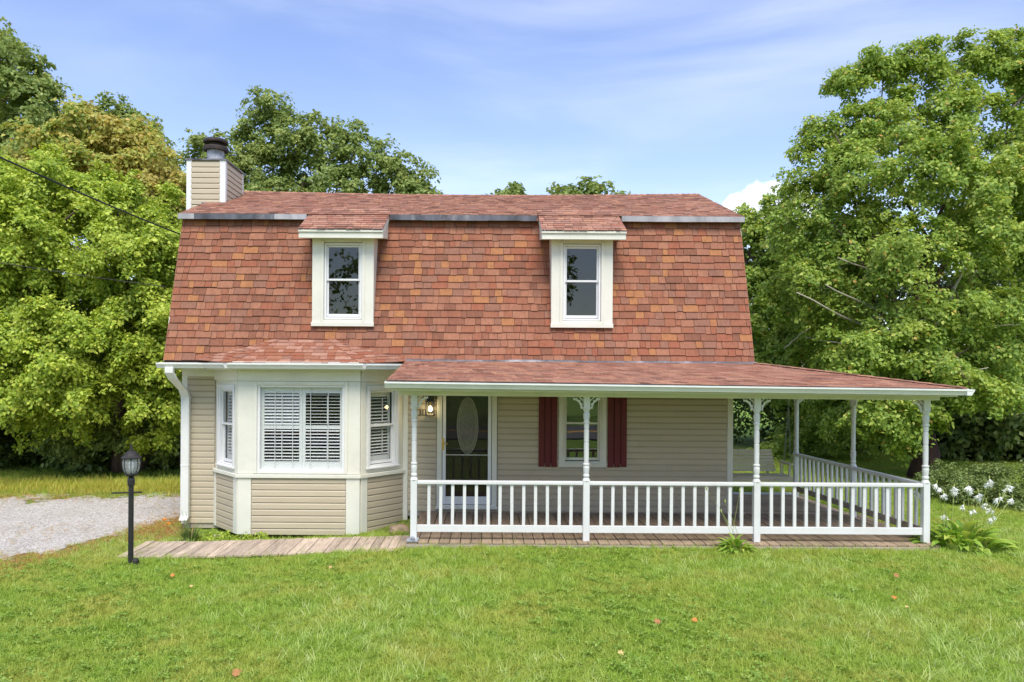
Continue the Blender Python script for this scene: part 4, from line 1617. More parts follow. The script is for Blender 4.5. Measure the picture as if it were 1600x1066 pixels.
# ------------------------------------------------------------------ things on and by the porch
# wall lantern, lit
lx, lz = -1.035, 1.92
t = thing('wall_lantern', (lx, YW, lz), 'lit black box lantern on the wall between the house number and the door', 'wall light')
g = G()
FW.box(g, lx - 0.05, lx + 0.05, lz + 0.05, lz + 0.32, 0.017, 0.040)
g.build('back_plate', M['black'], t, bevel=0.003)
g = G()
n0, n1 = 0.04, 0.19
hw = 0.078
FW.box(g, lx - hw, lx + hw, lz, lz + 0.02, n0, n1)
FW.box(g, lx - hw - 0.01, lx + hw + 0.01, lz + 0.26, lz + 0.285, n0, n1 + 0.01)
FW.box(g, lx - hw * 0.8, lx + hw * 0.8, lz + 0.285, lz + 0.37, n0, n1 - 0.02)
for sx in (-1, 1):
    for nn in (n0 + 0.006, n1 - 0.006):
        FW.box(g, lx + sx * (hw - 0.006) - 0.006, lx + sx * (hw - 0.006) + 0.006, lz + 0.02, lz + 0.26, nn - 0.006, nn + 0.006)
g.build('cage', M['black'], t, bevel=0.002)
for (a, b, c_, d_) in ((lx - hw + 0.012, lx + hw - 0.012, n1 - 0.008, n1 - 0.005),):
    g = G()
    FW.box(g, a, b, lz + 0.02, lz + 0.26, c_, d_)
    g.build('glass_panel', M['lampglass'], t)
for sx in (-1, 1):
    g = G()
    FW.box(g, lx + sx * (hw - 0.007) - 0.0015, lx + sx * (hw - 0.007) + 0.0015, lz + 0.02, lz + 0.26, n0 + 0.013, n1 - 0.013)
    g.build('glass_panel', M['lampglass'], t)
g = G()
g.lathe(FW.p(lx, lz + 0.085, 0.115), [(0.012, 0.0), (0.03, 0.02), (0.034, 0.05), (0.022, 0.085), (0.014, 0.10)], 14)
g.build('bulb', M['bulb'], t, smooth=True)
g = G()
g.lathe(FW.p(lx, lz + 0.185, 0.115), [(0.016, 0.0), (0.016, 0.075)], 10)
g.build('socket', M['brass'], t)
pl = bpy.data.lights.new('lantern_light', 'POINT')
pl.energy = 1.3
pl.color = (1.0, 0.72, 0.36)
pl.shadow_soft_size = 0.035
po = bpy.data.objects.new('lantern_light', pl)
COL.objects.link(po)
po.parent = t
po.location = FW.p(lx, lz + 0.13, 0.19) + Vector((0, -0.06, 0)) - WL[t.name]

# house number
t = thing('house_number', (-1.20, YW - 0.02, 1.92), 'dark metal house number 311 beside the lit wall lantern', 'house number')
for ch, px in (('3', 655.3), ('1', 660.2), ('1', 664.4)):
    fcv = bpy.data.curves.new('digit', 'FONT')
    fcv.body = ch
    fcv.size = 0.165
    fcv.extrude = 0.006
    fcv.materials.append(M['iron'])
    tmp = bpy.data.objects.new('digit_curve', fcv)
    me = bpy.data.meshes.new_from_object(tmp)
    bpy.data.objects.remove(tmp)
    o = bpy.data.objects.new('digit', me)
    COL.objects.link(o)
    o.parent = t
    o.rotation_euler = (rad(90), 0, 0)
    o.location = Vector(((px - 2.2 - VX) * YW / FPX, YW - 0.026, 1.925)) - WL[t.name]

# hanging swing bench on the side deck
sy = 15.5
t = thing('porch_swing', (5.42, sy, 0.62), 'pale wooden slatted swing bench hanging on chains over the side deck', 'porch swing')
sx0, sx1 = 4.72, 6.07
zs = 0.70
for k in range(5):
    g = G()
    g.box(sx0, sx1, sy - 0.38 + k * 0.095, sy - 0.30 + k * 0.095, zs - 0.01, zs + 0.012)
    g.build('seat_slat', M['palewood'], t, bevel=0.004)
for k in range(7):
    g = G()
    z = zs + 0.05 + k * 0.063
    yy = sy + 0.07 + k * 0.018
    inset = 0.16 + k * 0.008
    g.hexa([(sx0 + 0.05, yy, z), (sx1 - inset, yy, z), (sx1 - inset, yy + 0.02, z), (sx0 + 0.05, yy + 0.02, z), (sx0 + 0.05, yy + 0.016, z + 0.055), (sx1 - inset - 0.006, yy + 0.016, z + 0.055), (sx1 - inset - 0.006, yy + 0.036, z + 0.055), (sx0 + 0.05, yy + 0.036, z + 0.055)])
    g.build('back_slat', M['palewood'], t, bevel=0.004)
g = G()
g.box(sx0, sx1, sy - 0.40, sy - 0.37, zs - 0.09, zs - 0.012)
g.box(sx0, sx1, sy + 0.10, sy + 0.13, zs - 0.09, zs - 0.012)
g.box(sx1 - 0.10, sx1 - 0.04, sy - 0.37, sy + 0.10, zs - 0.09, zs - 0.012)
g.box(sx0 + 0.2, sx0 + 0.25, sy + 0.13, sy + 0.16, zs - 0.06, zs + 0.50)
g.box(sx1 - 0.30, sx1 - 0.25, sy + 0.21, sy + 0.24, zs - 0.06, zs + 0.45)
g.build('seat_frame', M['palewood'], t, bevel=0.004)
g = G()
g.box(sx1 - 0.09, sx1 + 0.0, sy - 0.44, sy + 0.16, zs + 0.24, zs + 0.265)
g.box(sx1 - 0.07, sx1 - 0.03, sy - 0.36, sy - 0.32, zs + 0.0, zs + 0.24)
g.box(sx1 - 0.07, sx1 - 0.03, sy + 0.06, sy + 0.10, zs + 0.0, zs + 0.24)
g.build('arm', M['palewood'], t, bevel=0.004)
for (yy, tx) in ((sy - 0.34, 0.0), (sy + 0.08, 0.05)):
    g = G()
    L0 = Vector((sx1 - 0.02, yy, zs + 0.02))
    L1 = Vector((sx1 + tx, sy - 0.1, 2.5))
    n = 46
    for k in range(n):
        a, b = L0.lerp(L1, k / n), L0.lerp(L1, (k + 1.25) / n)
        s = Vector((0.012, 0, 0)) if k % 2 else Vector((0, 0.012, 0))
        g.tube([a, a.lerp(b, 0.2) + s, a.lerp(b, 0.8) + s, b, a.lerp(b, 0.8) - s, a.lerp(b, 0.2) - s, a], 0.0028, 4, cap=False)
    g.build('chain', M['galv'], t)

# low grey step at the back edge of the side deck
t = thing('deck_step', (4.95, 16.25, DEC), 'low grey step standing on the side deck behind the house corner', 'step')
g = G()
g.box(4.66, 5.18, 16.05, 16.45, 0.40, 0.43)
g.build('tread', M['grey'], t, bevel=0.01)
for xx in (4.70, 5.10):
    g = G()
    g.box(xx, xx + 0.04, 16.10, 16.40, DEC + 0.003, 0.40)
    g.build('leg', M['grey'], t)
g = G()
g.box(4.74, 5.10, 16.12, 16.15, 0.22, 0.25)
g.build('stretcher', M['black'], t)

# board walk in front of the bay
t = thing('boardwalk', (-3.3, 12.15, -0.02), 'weathered plank walk on the ground from the gravel drive to the porch', 'boardwalk')
n = 32
wx0, wx1 = -5.62, -1.24
for k in range(n):
    x0 = wx0 + (wx1 - wx0) * k / n
    x1 = wx0 + (wx1 - wx0) * (k + 1) / n
    z = 0.035 - 0.125 * min(1, max(0, (-1.2 - (x0 + x1) / 2) / 3.6)) + RNG.uniform(-0.004, 0.004)
    ya, yb_ = 11.66 + RNG.uniform(-0.015, 0.015), 12.70 + RNG.uniform(-0.015, 0.015)
    g = G()
    g.hexa([(x0 + 0.005, ya, z - 0.03), (x1 - 0.006, ya, z - 0.03), (x1 - 0.006, yb_, z - 0.03), (x0 + 0.005, yb_, z - 0.03), (x0 + 0.005, ya, z), (x1 - 0.006, ya, z + RNG.uniform(-0.003, 0.003)), (x1 - 0.006, yb_, z), (x0 + 0.005, yb_, z)])
    g.build('board', M['walk'], t, origin=(x0, 12.15, z), bevel=0.003)
for yy in (11.75, 12.55):
    g = G()
    g.hexa([(wx0, yy, -0.19), (wx1, yy, -0.10), (wx1, yy + 0.05, -0.10), (wx0, yy + 0.05, -0.19), (wx0, yy, -0.125), (wx1, yy, -0.002), (wx1, yy + 0.05, -0.002), (wx0, yy + 0.05, -0.125)])
    g.build('stringer', M['rim'], t)

# lamp post
ly = 11.25
lx = (208 - VX) * ly / FPX - 0.018
lg = float(gz(lx, ly)) - 0.03
t = thing('lamp_post', (lx, ly, lg), 'black lamp post with globe lantern and ladder bar on the lawn by the drive', 'lamp post')
g = G()
g.lathe((lx, ly, lg), [(0.042, -0.05), (0.038, 0.02), (0.037, 1.30)], 16)
g.lathe((lx, ly, lg + 1.20), [(0.038, 0.0), (0.052, 0.02), (0.052, 0.09), (0.046, 0.12), (0.030, 0.14), (0.022, 0.15), (0.022, 0.19)], 16)
g.build('pole', M['black'], t, smooth=False, bevel=0.0)
g = G()
g.tube([(lx - 0.30, ly + 0.03, lg + 1.09), (lx + 0.17, ly - 0.03, lg + 1.115)], 0.012, 8)
g.build('ladder_bar', M['iron'], t)
g = G()
g.lathe((lx + 0.075, ly - 0.01, lg + 0.02), [(0.02, 0.0), (0.048, 0.01), (0.05, 0.09), (0.03, 0.12)], 12)
g.box(lx + 0.02, lx + 0.07, ly - 0.03, ly + 0.02, lg + 0.05, lg + 0.09)
g.build('junction_box', M['iron'], t)
zb0 = lg + 1.385
prof_g = [(0.082, 0.0), (0.105, 0.045), (0.118, 0.10), (0.124, 0.16), (0.118, 0.21), (0.108, 0.232)]
g = G()
g.lathe((lx, ly, zb0 - 0.03), [(0.03, -0.02), (0.075, 0.0), (0.088, 0.012), (0.088, 0.032)], 8, rot=rad(22.5))
for k in range(8):
    a = 2 * math.pi * k / 8 + rad(22.5)
    pts = [(lx + (r + 0.003) * math.cos(a), ly + (r + 0.003) * math.sin(a), zb0 + z) for r, z in prof_g]
    g.tube(pts, 0.0065, 5)
pts = [(lx + 0.108 * math.cos(2 * math.pi * k / 8 + rad(22.5)), ly + 0.108 * math.sin(2 * math.pi * k / 8 + rad(22.5)), zb0 + 0.232) for k in range(9)]
g.tube(pts, 0.008, 5)
g.build('cage', M['iron'], t)
for k in range(8):
    a0, a1 = 2 * math.pi * k / 8 + rad(22.5), 2 * math.pi * (k + 1) / 8 + rad(22.5)
    g = G()
    vs = []
    for r, z in prof_g:
        for a in (a0, a1):
            vs.append((lx + r * math.cos(a), ly + r * math.sin(a), zb0 + z))
    g.add(vs, [(2 * i, 2 * i + 1, 2 * i + 3, 2 * i + 2) for i in range(len(prof_g) - 1)])
    g.build('glass_panel', M['frostglass'], t)
g = G()
g.lathe((lx, ly, zb0 + 0.225), [(0.100, 0.0), (0.140, 0.0), (0.142, 0.012), (0.112, 0.035), (0.095, 0.055), (0.075, 0.085), (0.045, 0.105), (0.028, 0.115)], 16)
g.build('lantern_cap', M['iron'], t)
g = G()
g.lathe((lx, ly, zb0 + 0.338), [(0.026, 0.0), (0.018, 0.014), (0.022, 0.028), (0.014, 0.05), (0.016, 0.06), (0.008, 0.095), (0.001, 0.125)], 12)
g.build('finial', M['iron'], t, smooth=True)
g = G()
g.lathe((lx, ly, zb0), [(0.018, 0.0), (0.02, 0.05), (0.034, 0.085), (0.034, 0.15), (0.02, 0.18), (0.003, 0.19)], 12)
g.build('bulb', M['bulb_off'], t, smooth=True)


# overhead wires
def cable(name, label, pts, r, sagm):
    a, b = Vector(pts[0]), Vector(pts[1])
    g = G()
    n = 40
    P_ = [a.lerp(b, k / n) - Vector((0, 0, sagm * 4 * (k / n) * (1 - k / n))) for k in range(n + 1)]
    g.tube(P_, r, 6)
    o = g.build(name, M['rubber'], origin=P_[0])
    return tag(o, label, 'cable')


a1 = Pt(0, 243, 11.5)
b1 = Pt(281, 366, 14.9)
d1 = (a1 - b1)
cable('power_cable', 'thick black power cable running to the roof edge under the chimney', (b1 + d1 * 2.2 + Vector((0, 0, 0.2)), b1), 0.014, 0.12)
a2 = Pt(60, 415, 13.5)
b2 = Pt(259, 448, 14.4)
cable('phone_cable', 'thin dark phone cable crossing the maple below the thicker power cable', (b2 + (a2 - b2) * 2.5, b2), 0.006, 0.06)


# ------------------------------------------------------------------ foliage
def leaf_tris(C, Nn, size, aspect=0.62, fold=0.25, dirs=None, lobes=True):
    """leaves: maple-like 6-point blades (or rhombs) as triangle soup"""
    n = len(C)
    r = NR.normal(size=(n, 3)) if dirs is None else dirs
    Nn = Nn / np.linalg.norm(Nn, axis=1, keepdims=True)
    t = r - (r * Nn).sum(1, keepdims=True) * Nn
    t /= np.linalg.norm(t, axis=1, keepdims=True) + 1e-9
    b = np.cross(Nn, t)
    s = size[:, None]
    base = C - t * s * 0.5
    tip = C + t * s * 0.5
    up = Nn * s * fold * 0.4
    lf = C - t * s * 0.05 + b * s * aspect * 0.5 + up
    rt = C - t * s * 0.05 - b * s * aspect * 0.5 + up
    V = np.stack([base, lf, tip, rt], 1).reshape(-1, 3)
    k = np.arange(n)[:, None] * 4
    T = np.concatenate([k + np.array([[0, 2, 1]]), k + np.array([[0, 3, 2]])], 1).reshape(-1, 3)
    return V, T


def crown_leaves(blobs, n_clust, per, leaf, crad=0.45, shell=0.55, droop=0.25, upbias=0.35, flat=0.45, aspect=0.7):
    """blobs: (x,y,z,rx,ry,rz). Leaf sprays spread through the outer part of every blob."""
    B = np.array(blobs, dtype=float)
    wgt = (B[:, 3] * B[:, 4] + B[:, 3] * B[:, 5] + B[:, 4] * B[:, 5])
    # every blob carries a dozen leafy boughs; the sprays sit on those
    K = 17
    sd = NR.normal(size=(len(B), K, 3)) + np.array([0, -0.15, 0.18])
    sd /= np.linalg.norm(sd, axis=2, keepdims=True)
    sc = B[:, None, :3] + sd * B[:, None, 3:6] * NR.uniform(0.5, 1.15, (len(B), K, 1))
    sr = (B[:, 3:6].mean(1)[:, None] * NR.uniform(0.13, 0.36, (len(B), K)))
    idx = NR.choice(len(B), n_clust, p=wgt / wgt.sum())
    kx = NR.integers(0, K, n_clust)
    d = NR.normal(size=(n_clust, 3)) + sd[idx, kx] * 0.7 + np.array([0, 0, 0.35])
    d /= np.linalg.norm(d, axis=1, keepdims=True)
    # each bough ends in a handful of drooping twigs; sprays of leaves sit along the twigs
    NT = 8
    tdir = NR.normal(size=(len(B), K, NT, 3)) * 0.8 + sd[:, :, None, :] * 0.9 + np.array([0, 0, 0.15])
    tdir /= np.linalg.norm(tdir, axis=3, keepdims=True)
    tlen = NR.uniform(0.9, 2.3, (len(B), K, NT))
    ti = NR.integers(0, NT, n_clust)
    tt = NR.random(n_clust) ** 0.75
    d = tdir[idx, kx, ti]
    ln = sr[idx, kx] * tlen[idx, kx, ti]
    cc = sc[idx, kx] + d * (ln * tt)[:, None] + NR.normal(size=(n_clust, 3)) * (0.10 * ln)[:, None]
    cc[:, 2] -= 0.30 * ln * tt ** 2
    sprig = tt > 0.8
    fill = NR.random(n_clust) < 0.13
    cc[fill] = B[idx[fill], :3] + d[fill] * B[idx[fill], 3:6] * NR.uniform(0.1, 0.75, (int(fill.sum()), 1))
    nrm = d * np.array([0.55, 0.55, 0.4]) + sd[idx, kx] * 0.35 + np.array([0, 0, upbias * 2.2])
    nrm += NR.normal(size=nrm.shape) * 0.25
    nrm /= np.linalg.norm(nrm, axis=1, keepdims=True)
    csz = crad * NR.uniform(0.55, 1.35, n_clust) * np.where(fill, 1.0, 1.12 - 0.55 * tt)
    # leaves of each spray
    ci = np.repeat(np.arange(n_clust), per)
    n = len(ci)
    a = NR.random(n) * 2 * np.pi
    r = np.sqrt(NR.random(n)) * csz[ci]
    h = NR.normal(size=(n_clust, 3))
    tx = np.cross(nrm, h)
    tx /= np.linalg.norm(tx, axis=1, keepdims=True)
    ty = np.cross(nrm, tx)
    off = tx[ci] * (np.cos(a) * r)[:, None] * 1.25 + ty[ci] * (np.sin(a) * r)[:, None] * 0.8
    dome = -(r / csz[ci]) ** 2 * csz[ci] * droop + NR.normal(size=n) * csz[ci] * flat * 0.35
    C = cc[ci] + off + nrm[ci] * dome[:, None]
    Ln = nrm[ci] + off / csz[ci][:, None] * 0.45 + NR.normal(size=(n, 3)) * 0.50
    outward = off + np.array([0, 0, -0.25]) * csz[ci][:, None] + NR.normal(size=(n, 3)) * 0.12
    sz = leaf * NR.uniform(0.6, 1.3, n)
    return leaf_tris(C, Ln, sz, aspect, dirs=outward)


def pblob(px, py, d, rpx, rpy, dep=None):
    c = Pt(px, py, d)
    s = d / FPX
    rx, rz = rpx * s, rpy * s
    return (c.x, c.y, c.z, rx, dep if dep else (rx + rz) * 0.55, rz)


def wander(a, b, n, amp):
    a, b = Vector(a), Vector(b)
    out = []
    for k in range(n + 1):
        p = a.lerp(b, k / n)
        if 0 < k < n:
            p += Vector((RNG.uniform(-1, 1), RNG.uniform(-1, 1), RNG.uniform(-0.6, 0.6))) * amp
        out.append(p)
    return out


def tree(name, label, base, top, r0, blobs, nclust, per, leaf, lm, bark, group=None, crad=0.45, limb_mat=None, limbs=14, limb_r=0.07, cat='tree', **kw):
    t = thing(name, base, label, cat, group)
    g = G()
    pts = wander(base - Vector((0, 0, 0.3)), top, 7, r0 * 0.5)
    n = len(pts)
    g.tube(pts, [r0 * (1.25 if k == 0 else 1.0 - 0.75 * k / (n - 1)) for k in range(n)], 12)
    g.build('trunk', bark, t, smooth=True)
    if limbs:
        bl = list(blobs)
        RNG.shuffle(bl)
        for k in range(limbs):
            b = bl[k % len(bl)]
            f = RNG.uniform(0.35, 0.95)
            st = Vector(base).lerp(Vector(top), f)
            en = Vector(b[:3]) + Vector((RNG.uniform(-.6, .6) * b[3], RNG.uniform(-.8, .3) * b[4], RNG.uniform(-.3, .7) * b[5]))
            g = G()
            P_ = wander(st, en, 6, 0.14 * (en - st).length / 3)
            rr = limb_r * RNG.uniform(0.6, 1.3)
            g.tube(P_, [rr * (1 - 0.75 * q / 6) for q in range(7)], 7)
            for z in range(3):
                s0 = P_[RNG.randrange(2, 6)]
                e0 = s0 + Vector((RNG.uniform(-1, 1), RNG.uniform(-1, 0.6), RNG.uniform(-0.3, 1.0))) * 0.35 * b[3]
                g.tube(wander(s0, e0, 4, 0.06), [rr * 0.45 * (1 - 0.7 * q / 4) for q in range(5)], 5)
            g.build('limb', limb_mat or bark, t, smooth=True)
    V, T = crown_leaves(blobs, nclust, per, leaf, crad, **kw)
    fastmesh('crown', V, T, lm, t, base, kind='stuff')
    return t


def gpt(px, py, d):
    p = Pt(px, py, d)
    return Vector((p.x, p.y, float(gz(p.x, p.y)) - 0.02))


LM = {}
LM['maple'] = leafmat('maple_leaves', [(0.0, (0.178, 0.266, 0.029)), (0.45, (0.302, 0.415, 0.047)), (0.8, (0.462, 0.564, 0.074)), (1.0, (0.640, 0.659, 0.131))], 0.32, patch=(0.7, (0.532, 0.596, 0.094), 0.5, 0.7, 0.45))
LM['syc'] = leafmat('sycamore_leaves', [(0.0, (0.150, 0.241, 0.040)), (0.5, (0.239, 0.357, 0.059)), (0.85, (0.389, 0.499, 0.088)), (0.985, (0.549, 0.566, 0.139)), (1.0, (0.672, 0.333, 0.099))], 0.38, patch=(0.8, (0.460, 0.515, 0.099), 0.5, 0.7, 0.5))
LM['oak'] = leafmat('dark_green_leaves', [(0.0, (0.137, 0.205, 0.045)), (0.6, (0.239, 0.320, 0.079)), (1.0, (0.385, 0.435, 0.135))], 0.35, patch=(0.6, (0.402, 0.425, 0.113), 0.5, 0.7, 0.4))
LM['yellow'] = leafmat('yellowing_leaves', [(0.0, (0.20, 0.29, 0.06)), (0.45, (0.34, 0.41, 0.08)), (0.8, (0.50, 0.48, 0.11)), (1.0, (0.60, 0.44, 0.13))], 0.38, patch=(0.42, (0.56, 0.44, 0.13), 0.48, 0.64, 0.6))
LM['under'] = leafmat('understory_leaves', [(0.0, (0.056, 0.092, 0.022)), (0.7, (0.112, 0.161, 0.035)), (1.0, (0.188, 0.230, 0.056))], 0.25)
LM['bush'] = leafmat('bush_leaves', [(0.0, (0.096, 0.147, 0.032)), (0.5, (0.174, 0.242, 0.065)), (0.85, (0.261, 0.326, 0.097)), (1.0, (0.348, 0.383, 0.151))], 0.3)

# left: two maples hang over the drive
bl = [pblob(*b) for b in ((30, 400, 19.5, 90, 70), (110, 330, 20.5, 90, 60), (40, 505, 19.2, 60, 40), (105, 520, 18.9, 62, 46), (100, 580, 18.8, 70, 50), (20, 600, 19.1, 80, 60), (100, 440, 20.6, 90, 40), (30, 440, 21, 80, 40), (-60, 450, 19.5, 90, 90), (-60, 580, 19.8, 80, 70),
                          (85, 640, 19.2, 62, 40), (150, 610, 19.2, 40, 36), (50, 300, 21, 80, 50), (-50, 330, 21, 90, 80))]
tree('maple_tree', 'bright green maple hanging over the gravel drive, leftmost of the near trees', gpt(-90, 755, 20.5), Pt(20, 330, 20.5), 0.22, bl, 5400, 28, 0.10, LM['maple'], M['bark'], crad=0.34, limbs=12)
bl = [pblob(*b) for b in ((190, 390, 20.5, 80, 65), (250, 400, 20.5, 60, 60), (230, 480, 20, 65, 65), (160, 490, 22.3, 70, 60), (245, 560, 19.6, 55, 55), (175, 585, 22.0, 60, 50), (290, 500, 20.5, 50, 70), (280, 430, 21, 50, 60), (255, 640, 20, 50, 45), (200, 330, 21.5, 75, 50), (310, 600, 20.5, 45, 60))]
tree('maple_tree', 'bright green maple behind the lamp post, close against the left end of the house', gpt(183, 757, 21.3), Pt(200, 340, 20.8), 0.19, bl, 4300, 28, 0.10, LM['maple'], M['bark'], crad=0.34, limbs=12)
bl = [pblob(*b) for b in ((180, 685, 20.9, 44, 26), (245, 685, 21.0, 46, 28), (120, 690, 21.2, 50, 24), (230, 600, 22.5, 70, 60), (300, 560, 23, 60, 80), (220, 520, 23, 70, 70), (290, 650, 22, 40, 40))]
tree('shade_tree', 'shaded dark tree with bare brown trunk just right of the lamp post globe', gpt(222, 750, 21.8), Pt(228, 520, 22), 0.19, bl, 1500, 20, 0.13, LM['oak'], M['bark'], crad=0.4, limbs=6)
# yellowing tree and the tall ones behind
bl = [pblob(*b) for b in ((70, 235, 25, 60, 40), (130, 220, 25.5, 55, 42), (200, 235, 25.5, 60, 48), (245, 275, 25, 45, 45), (160, 285, 24.5, 90, 50), (240, 340, 24.5, 50, 45), (60, 290, 25, 70, 45), (275, 330, 25, 40, 40))]
tree('yellowing_tree', 'tree with yellow and orange turning leaves above the bright maples', gpt(180, 745, 26), Pt(180, 230, 25.5), 0.24, bl, 2000, 20, 0.15, LM['yellow'], M['bark'], crad=0.42, limbs=14, limb_r=0.05, shell=0.35)
bl = [pblob(*b) for b in ((15, 115, 29, 50, 45), (55, 150, 29, 42, 40), (-30, 110, 30, 60, 60), (15, 190, 28.5, 65, 50), (70, 190, 29, 38, 32), (-40, 230, 29, 80, 80), (30, 260, 28.5, 70, 55), (-20, 330, 28, 90, 60), (100, 210, 29.5, 35, 25))]
tree('tall_tree', 'tall dark green tree at the top left corner beyond the yellowing tree', gpt(-20, 745, 30), Pt(5, 110, 29.5), 0.3, bl, 2600, 20, 0.16, LM['oak'], M['bark'], crad=0.45, limbs=10, shell=0.4)
bl = [pblob(*b) for b in ((175, 190, 31, 35, 28), (195, 215, 31, 45, 35), (150, 215, 31, 40, 35), (240, 250, 31, 35, 30), (180, 290, 31, 90, 60), (260, 310, 31, 40, 50))]
tree('green_tree', 'green tree poking up behind the yellowing tree left of the chimney', gpt(190, 745, 31.5), Pt(185, 185, 31), 0.25, bl, 1300, 18, 0.16, LM['oak'], M['bark'], crad=0.42, limbs=8, shell=0.4)
# behind the roof
bl = [pblob(b[0], b[1], b[2], b[3] * 0.8, b[4] * 1.12) for b in ((310, 235, 30, 26, 22), (345, 255, 30, 34, 30), (405, 185, 31, 28, 36), (430, 180, 31, 28, 30), (395, 240, 31, 34, 40), (455, 215, 31, 38, 42), (490, 220, 31, 28, 36), (525, 235, 31, 34, 38), (560, 235, 31, 28, 34), (590, 255, 31, 34, 34), (625, 262, 31, 28, 28), (655, 285, 31, 32, 22),
                          (440, 280, 31, 60, 40), (540, 290, 31, 80, 40), (340, 290, 31, 50, 40), (640, 310, 31, 50, 25), (470, 340, 31, 140, 50), (380, 215, 31, 18, 20))]
tree('cottonwood_tree', 'big green tree rising behind the roof right of the chimney', gpt(480, 745, 33), Pt(440, 190, 31.5), 0.3, bl, 2800, 20, 0.145, LM['oak'], M['bark'], crad=0.38, limbs=16, limb_r=0.05, shell=0.3)
bl = [pblob(797, 307, 36, 26, 17), pblob(790, 335, 36, 45, 25)]
tree('distant_tree', 'small rounded treetop showing over the middle of the ridge', gpt(795, 740, 38), Pt(796, 310, 36.5), 0.2, bl, 160, 20, 0.2, LM['oak'], M['bark'], crad=0.5, limbs=4, shell=0.3)
bl = [pblob(885, 305, 36, 26, 12), pblob(925, 300, 36, 28, 15), pblob(905, 335, 36, 65, 25), pblob(972, 310, 36, 16, 8)]
tree('distant_tree', 'wider low treetop showing over the ridge above the dormer nearer the porch end', gpt(905, 740, 38), Pt(905, 305, 36.5), 0.2, bl, 240, 20, 0.2, LM['oak'], M['bark'], crad=0.5, limbs=4, shell=0.3)
# right: the sycamore
bl = [pblob(*b) for b in ((1340, 130, 22.5, 38, 32), (1318, 122, 22.5, 22, 20), (1380, 110, 22.5, 40, 32), (1425, 95, 22.5, 38, 30), (1455, 140, 22.5, 50, 45), (1520, 100, 23, 45, 38), (1560, 85, 23, 36, 28), (1600, 110, 23, 50, 50), (1650, 120, 23, 60, 60), (1660, 230, 22.5, 60, 70), (1640, 80, 23.5, 40, 40),
                          (1285, 210, 22, 34, 26), (1262, 232, 22, 24, 22), (1330, 215, 22, 46, 36), (1400, 200, 22, 60, 50), (1500, 190, 22, 70, 55), (1590, 220, 22, 70, 60), (1280, 285, 21.5, 48, 36), (1350, 290, 21, 70, 50), (1440, 280, 20.8, 75, 58), (1540, 300, 20.8, 80, 62), (1620, 330, 21, 60, 70),
                          (1250, 350, 22, 50, 42), (1320, 380, 21, 70, 52), (1420, 380, 20, 80, 58), (1520, 400, 20.2, 80, 62), (1610, 440, 21, 60, 60), (1260, 440, 21.6, 56, 52), (1340, 470, 20.4, 70, 56), (1440, 480, 19.6, 76, 56), (1540, 500, 20, 70, 52),
                          (1270, 530, 23.5, 58, 44), (1360, 555, 19.6, 72, 42), (1450, 565, 19.2, 60, 40), (1540, 580, 19.6, 58, 34), (1300, 610, 23.2, 56, 40), (1345, 655, 21, 48, 34), (1385, 640, 18.6, 44, 40), (1290, 665, 23.6, 40, 32), (1555, 622, 18.4, 44, 18), (1500, 600, 18.6, 44, 22), (1430, 640, 19, 50, 30), (1255, 680, 25, 40, 26), (1320, 690, 23.8, 40, 24), (1590, 560, 20.5, 50, 50), (1520, 615, 19, 40, 22), (1410, 690, 18.8, 22, 22))]
syc = tree('sycamore_tree', 'large sycamore with dark reddish trunk and pale limbs right of the porch', gpt(1436, 757, 19.6), Pt(1440, 370, 20.8), 0.33, bl, 9000, 28, 0.105, LM['syc'], M['dbark'], crad=0.33, limb_mat=M['bark'], limbs=16, limb_r=0.05, shell=0.35)
# its pale outer boughs, as seen in the photograph
for (a, b, d, r) in (((1345, 508), (1258, 464), 19.6, .055), ((1365, 482), (1300, 450), 19.3, .05), ((1440, 540), (1468, 502), 18.5, .055), ((1485, 468), (1512, 405), 19, .06), ((1512, 440), (1524, 425), 19, .04), ((1390, 435), (1320, 407), 19.4, .05), ((1411, 515), (1462, 492), 18.6, .035), ((1400, 420), (1365, 390), 19.4, .05),
                     ((1237, 535), (1262, 515), 20.4, .03), ((1275, 530), (1310, 536), 20.2, .03), ((1475, 592), (1535, 577), 18.4, .035), ((1505, 515), (1585, 508), 19, .04), ((1385, 205), (1360, 180), 21.3, .05), ((1460, 235), (1485, 190), 21, .05), ((1525, 330), (1535, 300), 20, .05), ((1540, 335), (1552, 305), 20, .045)):
    g = G()
    A_, B_ = Pt(*a, d + 0.85), Pt(*b, d + 0.30)
    P_ = wander(A_ + (A_ - B_) * 0.5, B_ + (B_ - A_) * 0.15, 6, 0.03)
    g.tube(P_, [r * 0.8 * (1.0 - 0.1 * k) for k in range(7)], 8)
    g.build('limb', M['pbark'], syc, smooth=True)
bl = [pblob(*b) for b in ((1180, 350, 26, 26, 34), (1215, 330, 26, 24, 34), (1195, 400, 26, 40, 50), (1190, 480, 26, 45, 60), (1240, 420, 26.5, 50, 80), (1190, 560, 26, 50, 50), (1230, 560, 26, 60, 60), (1228, 305, 26, 12, 16), (1290, 500, 27, 60, 90), (1160, 440, 27, 40, 90))]
tree('poplar_tree', 'lighter green tree just past the right end of the roof, below the small cloud', gpt(1080, 740, 28), Pt(1185, 350, 26), 0.13, bl, 2200, 20, 0.14, LM['syc'], M['bark'], crad=0.36, limbs=8, shell=0.35)

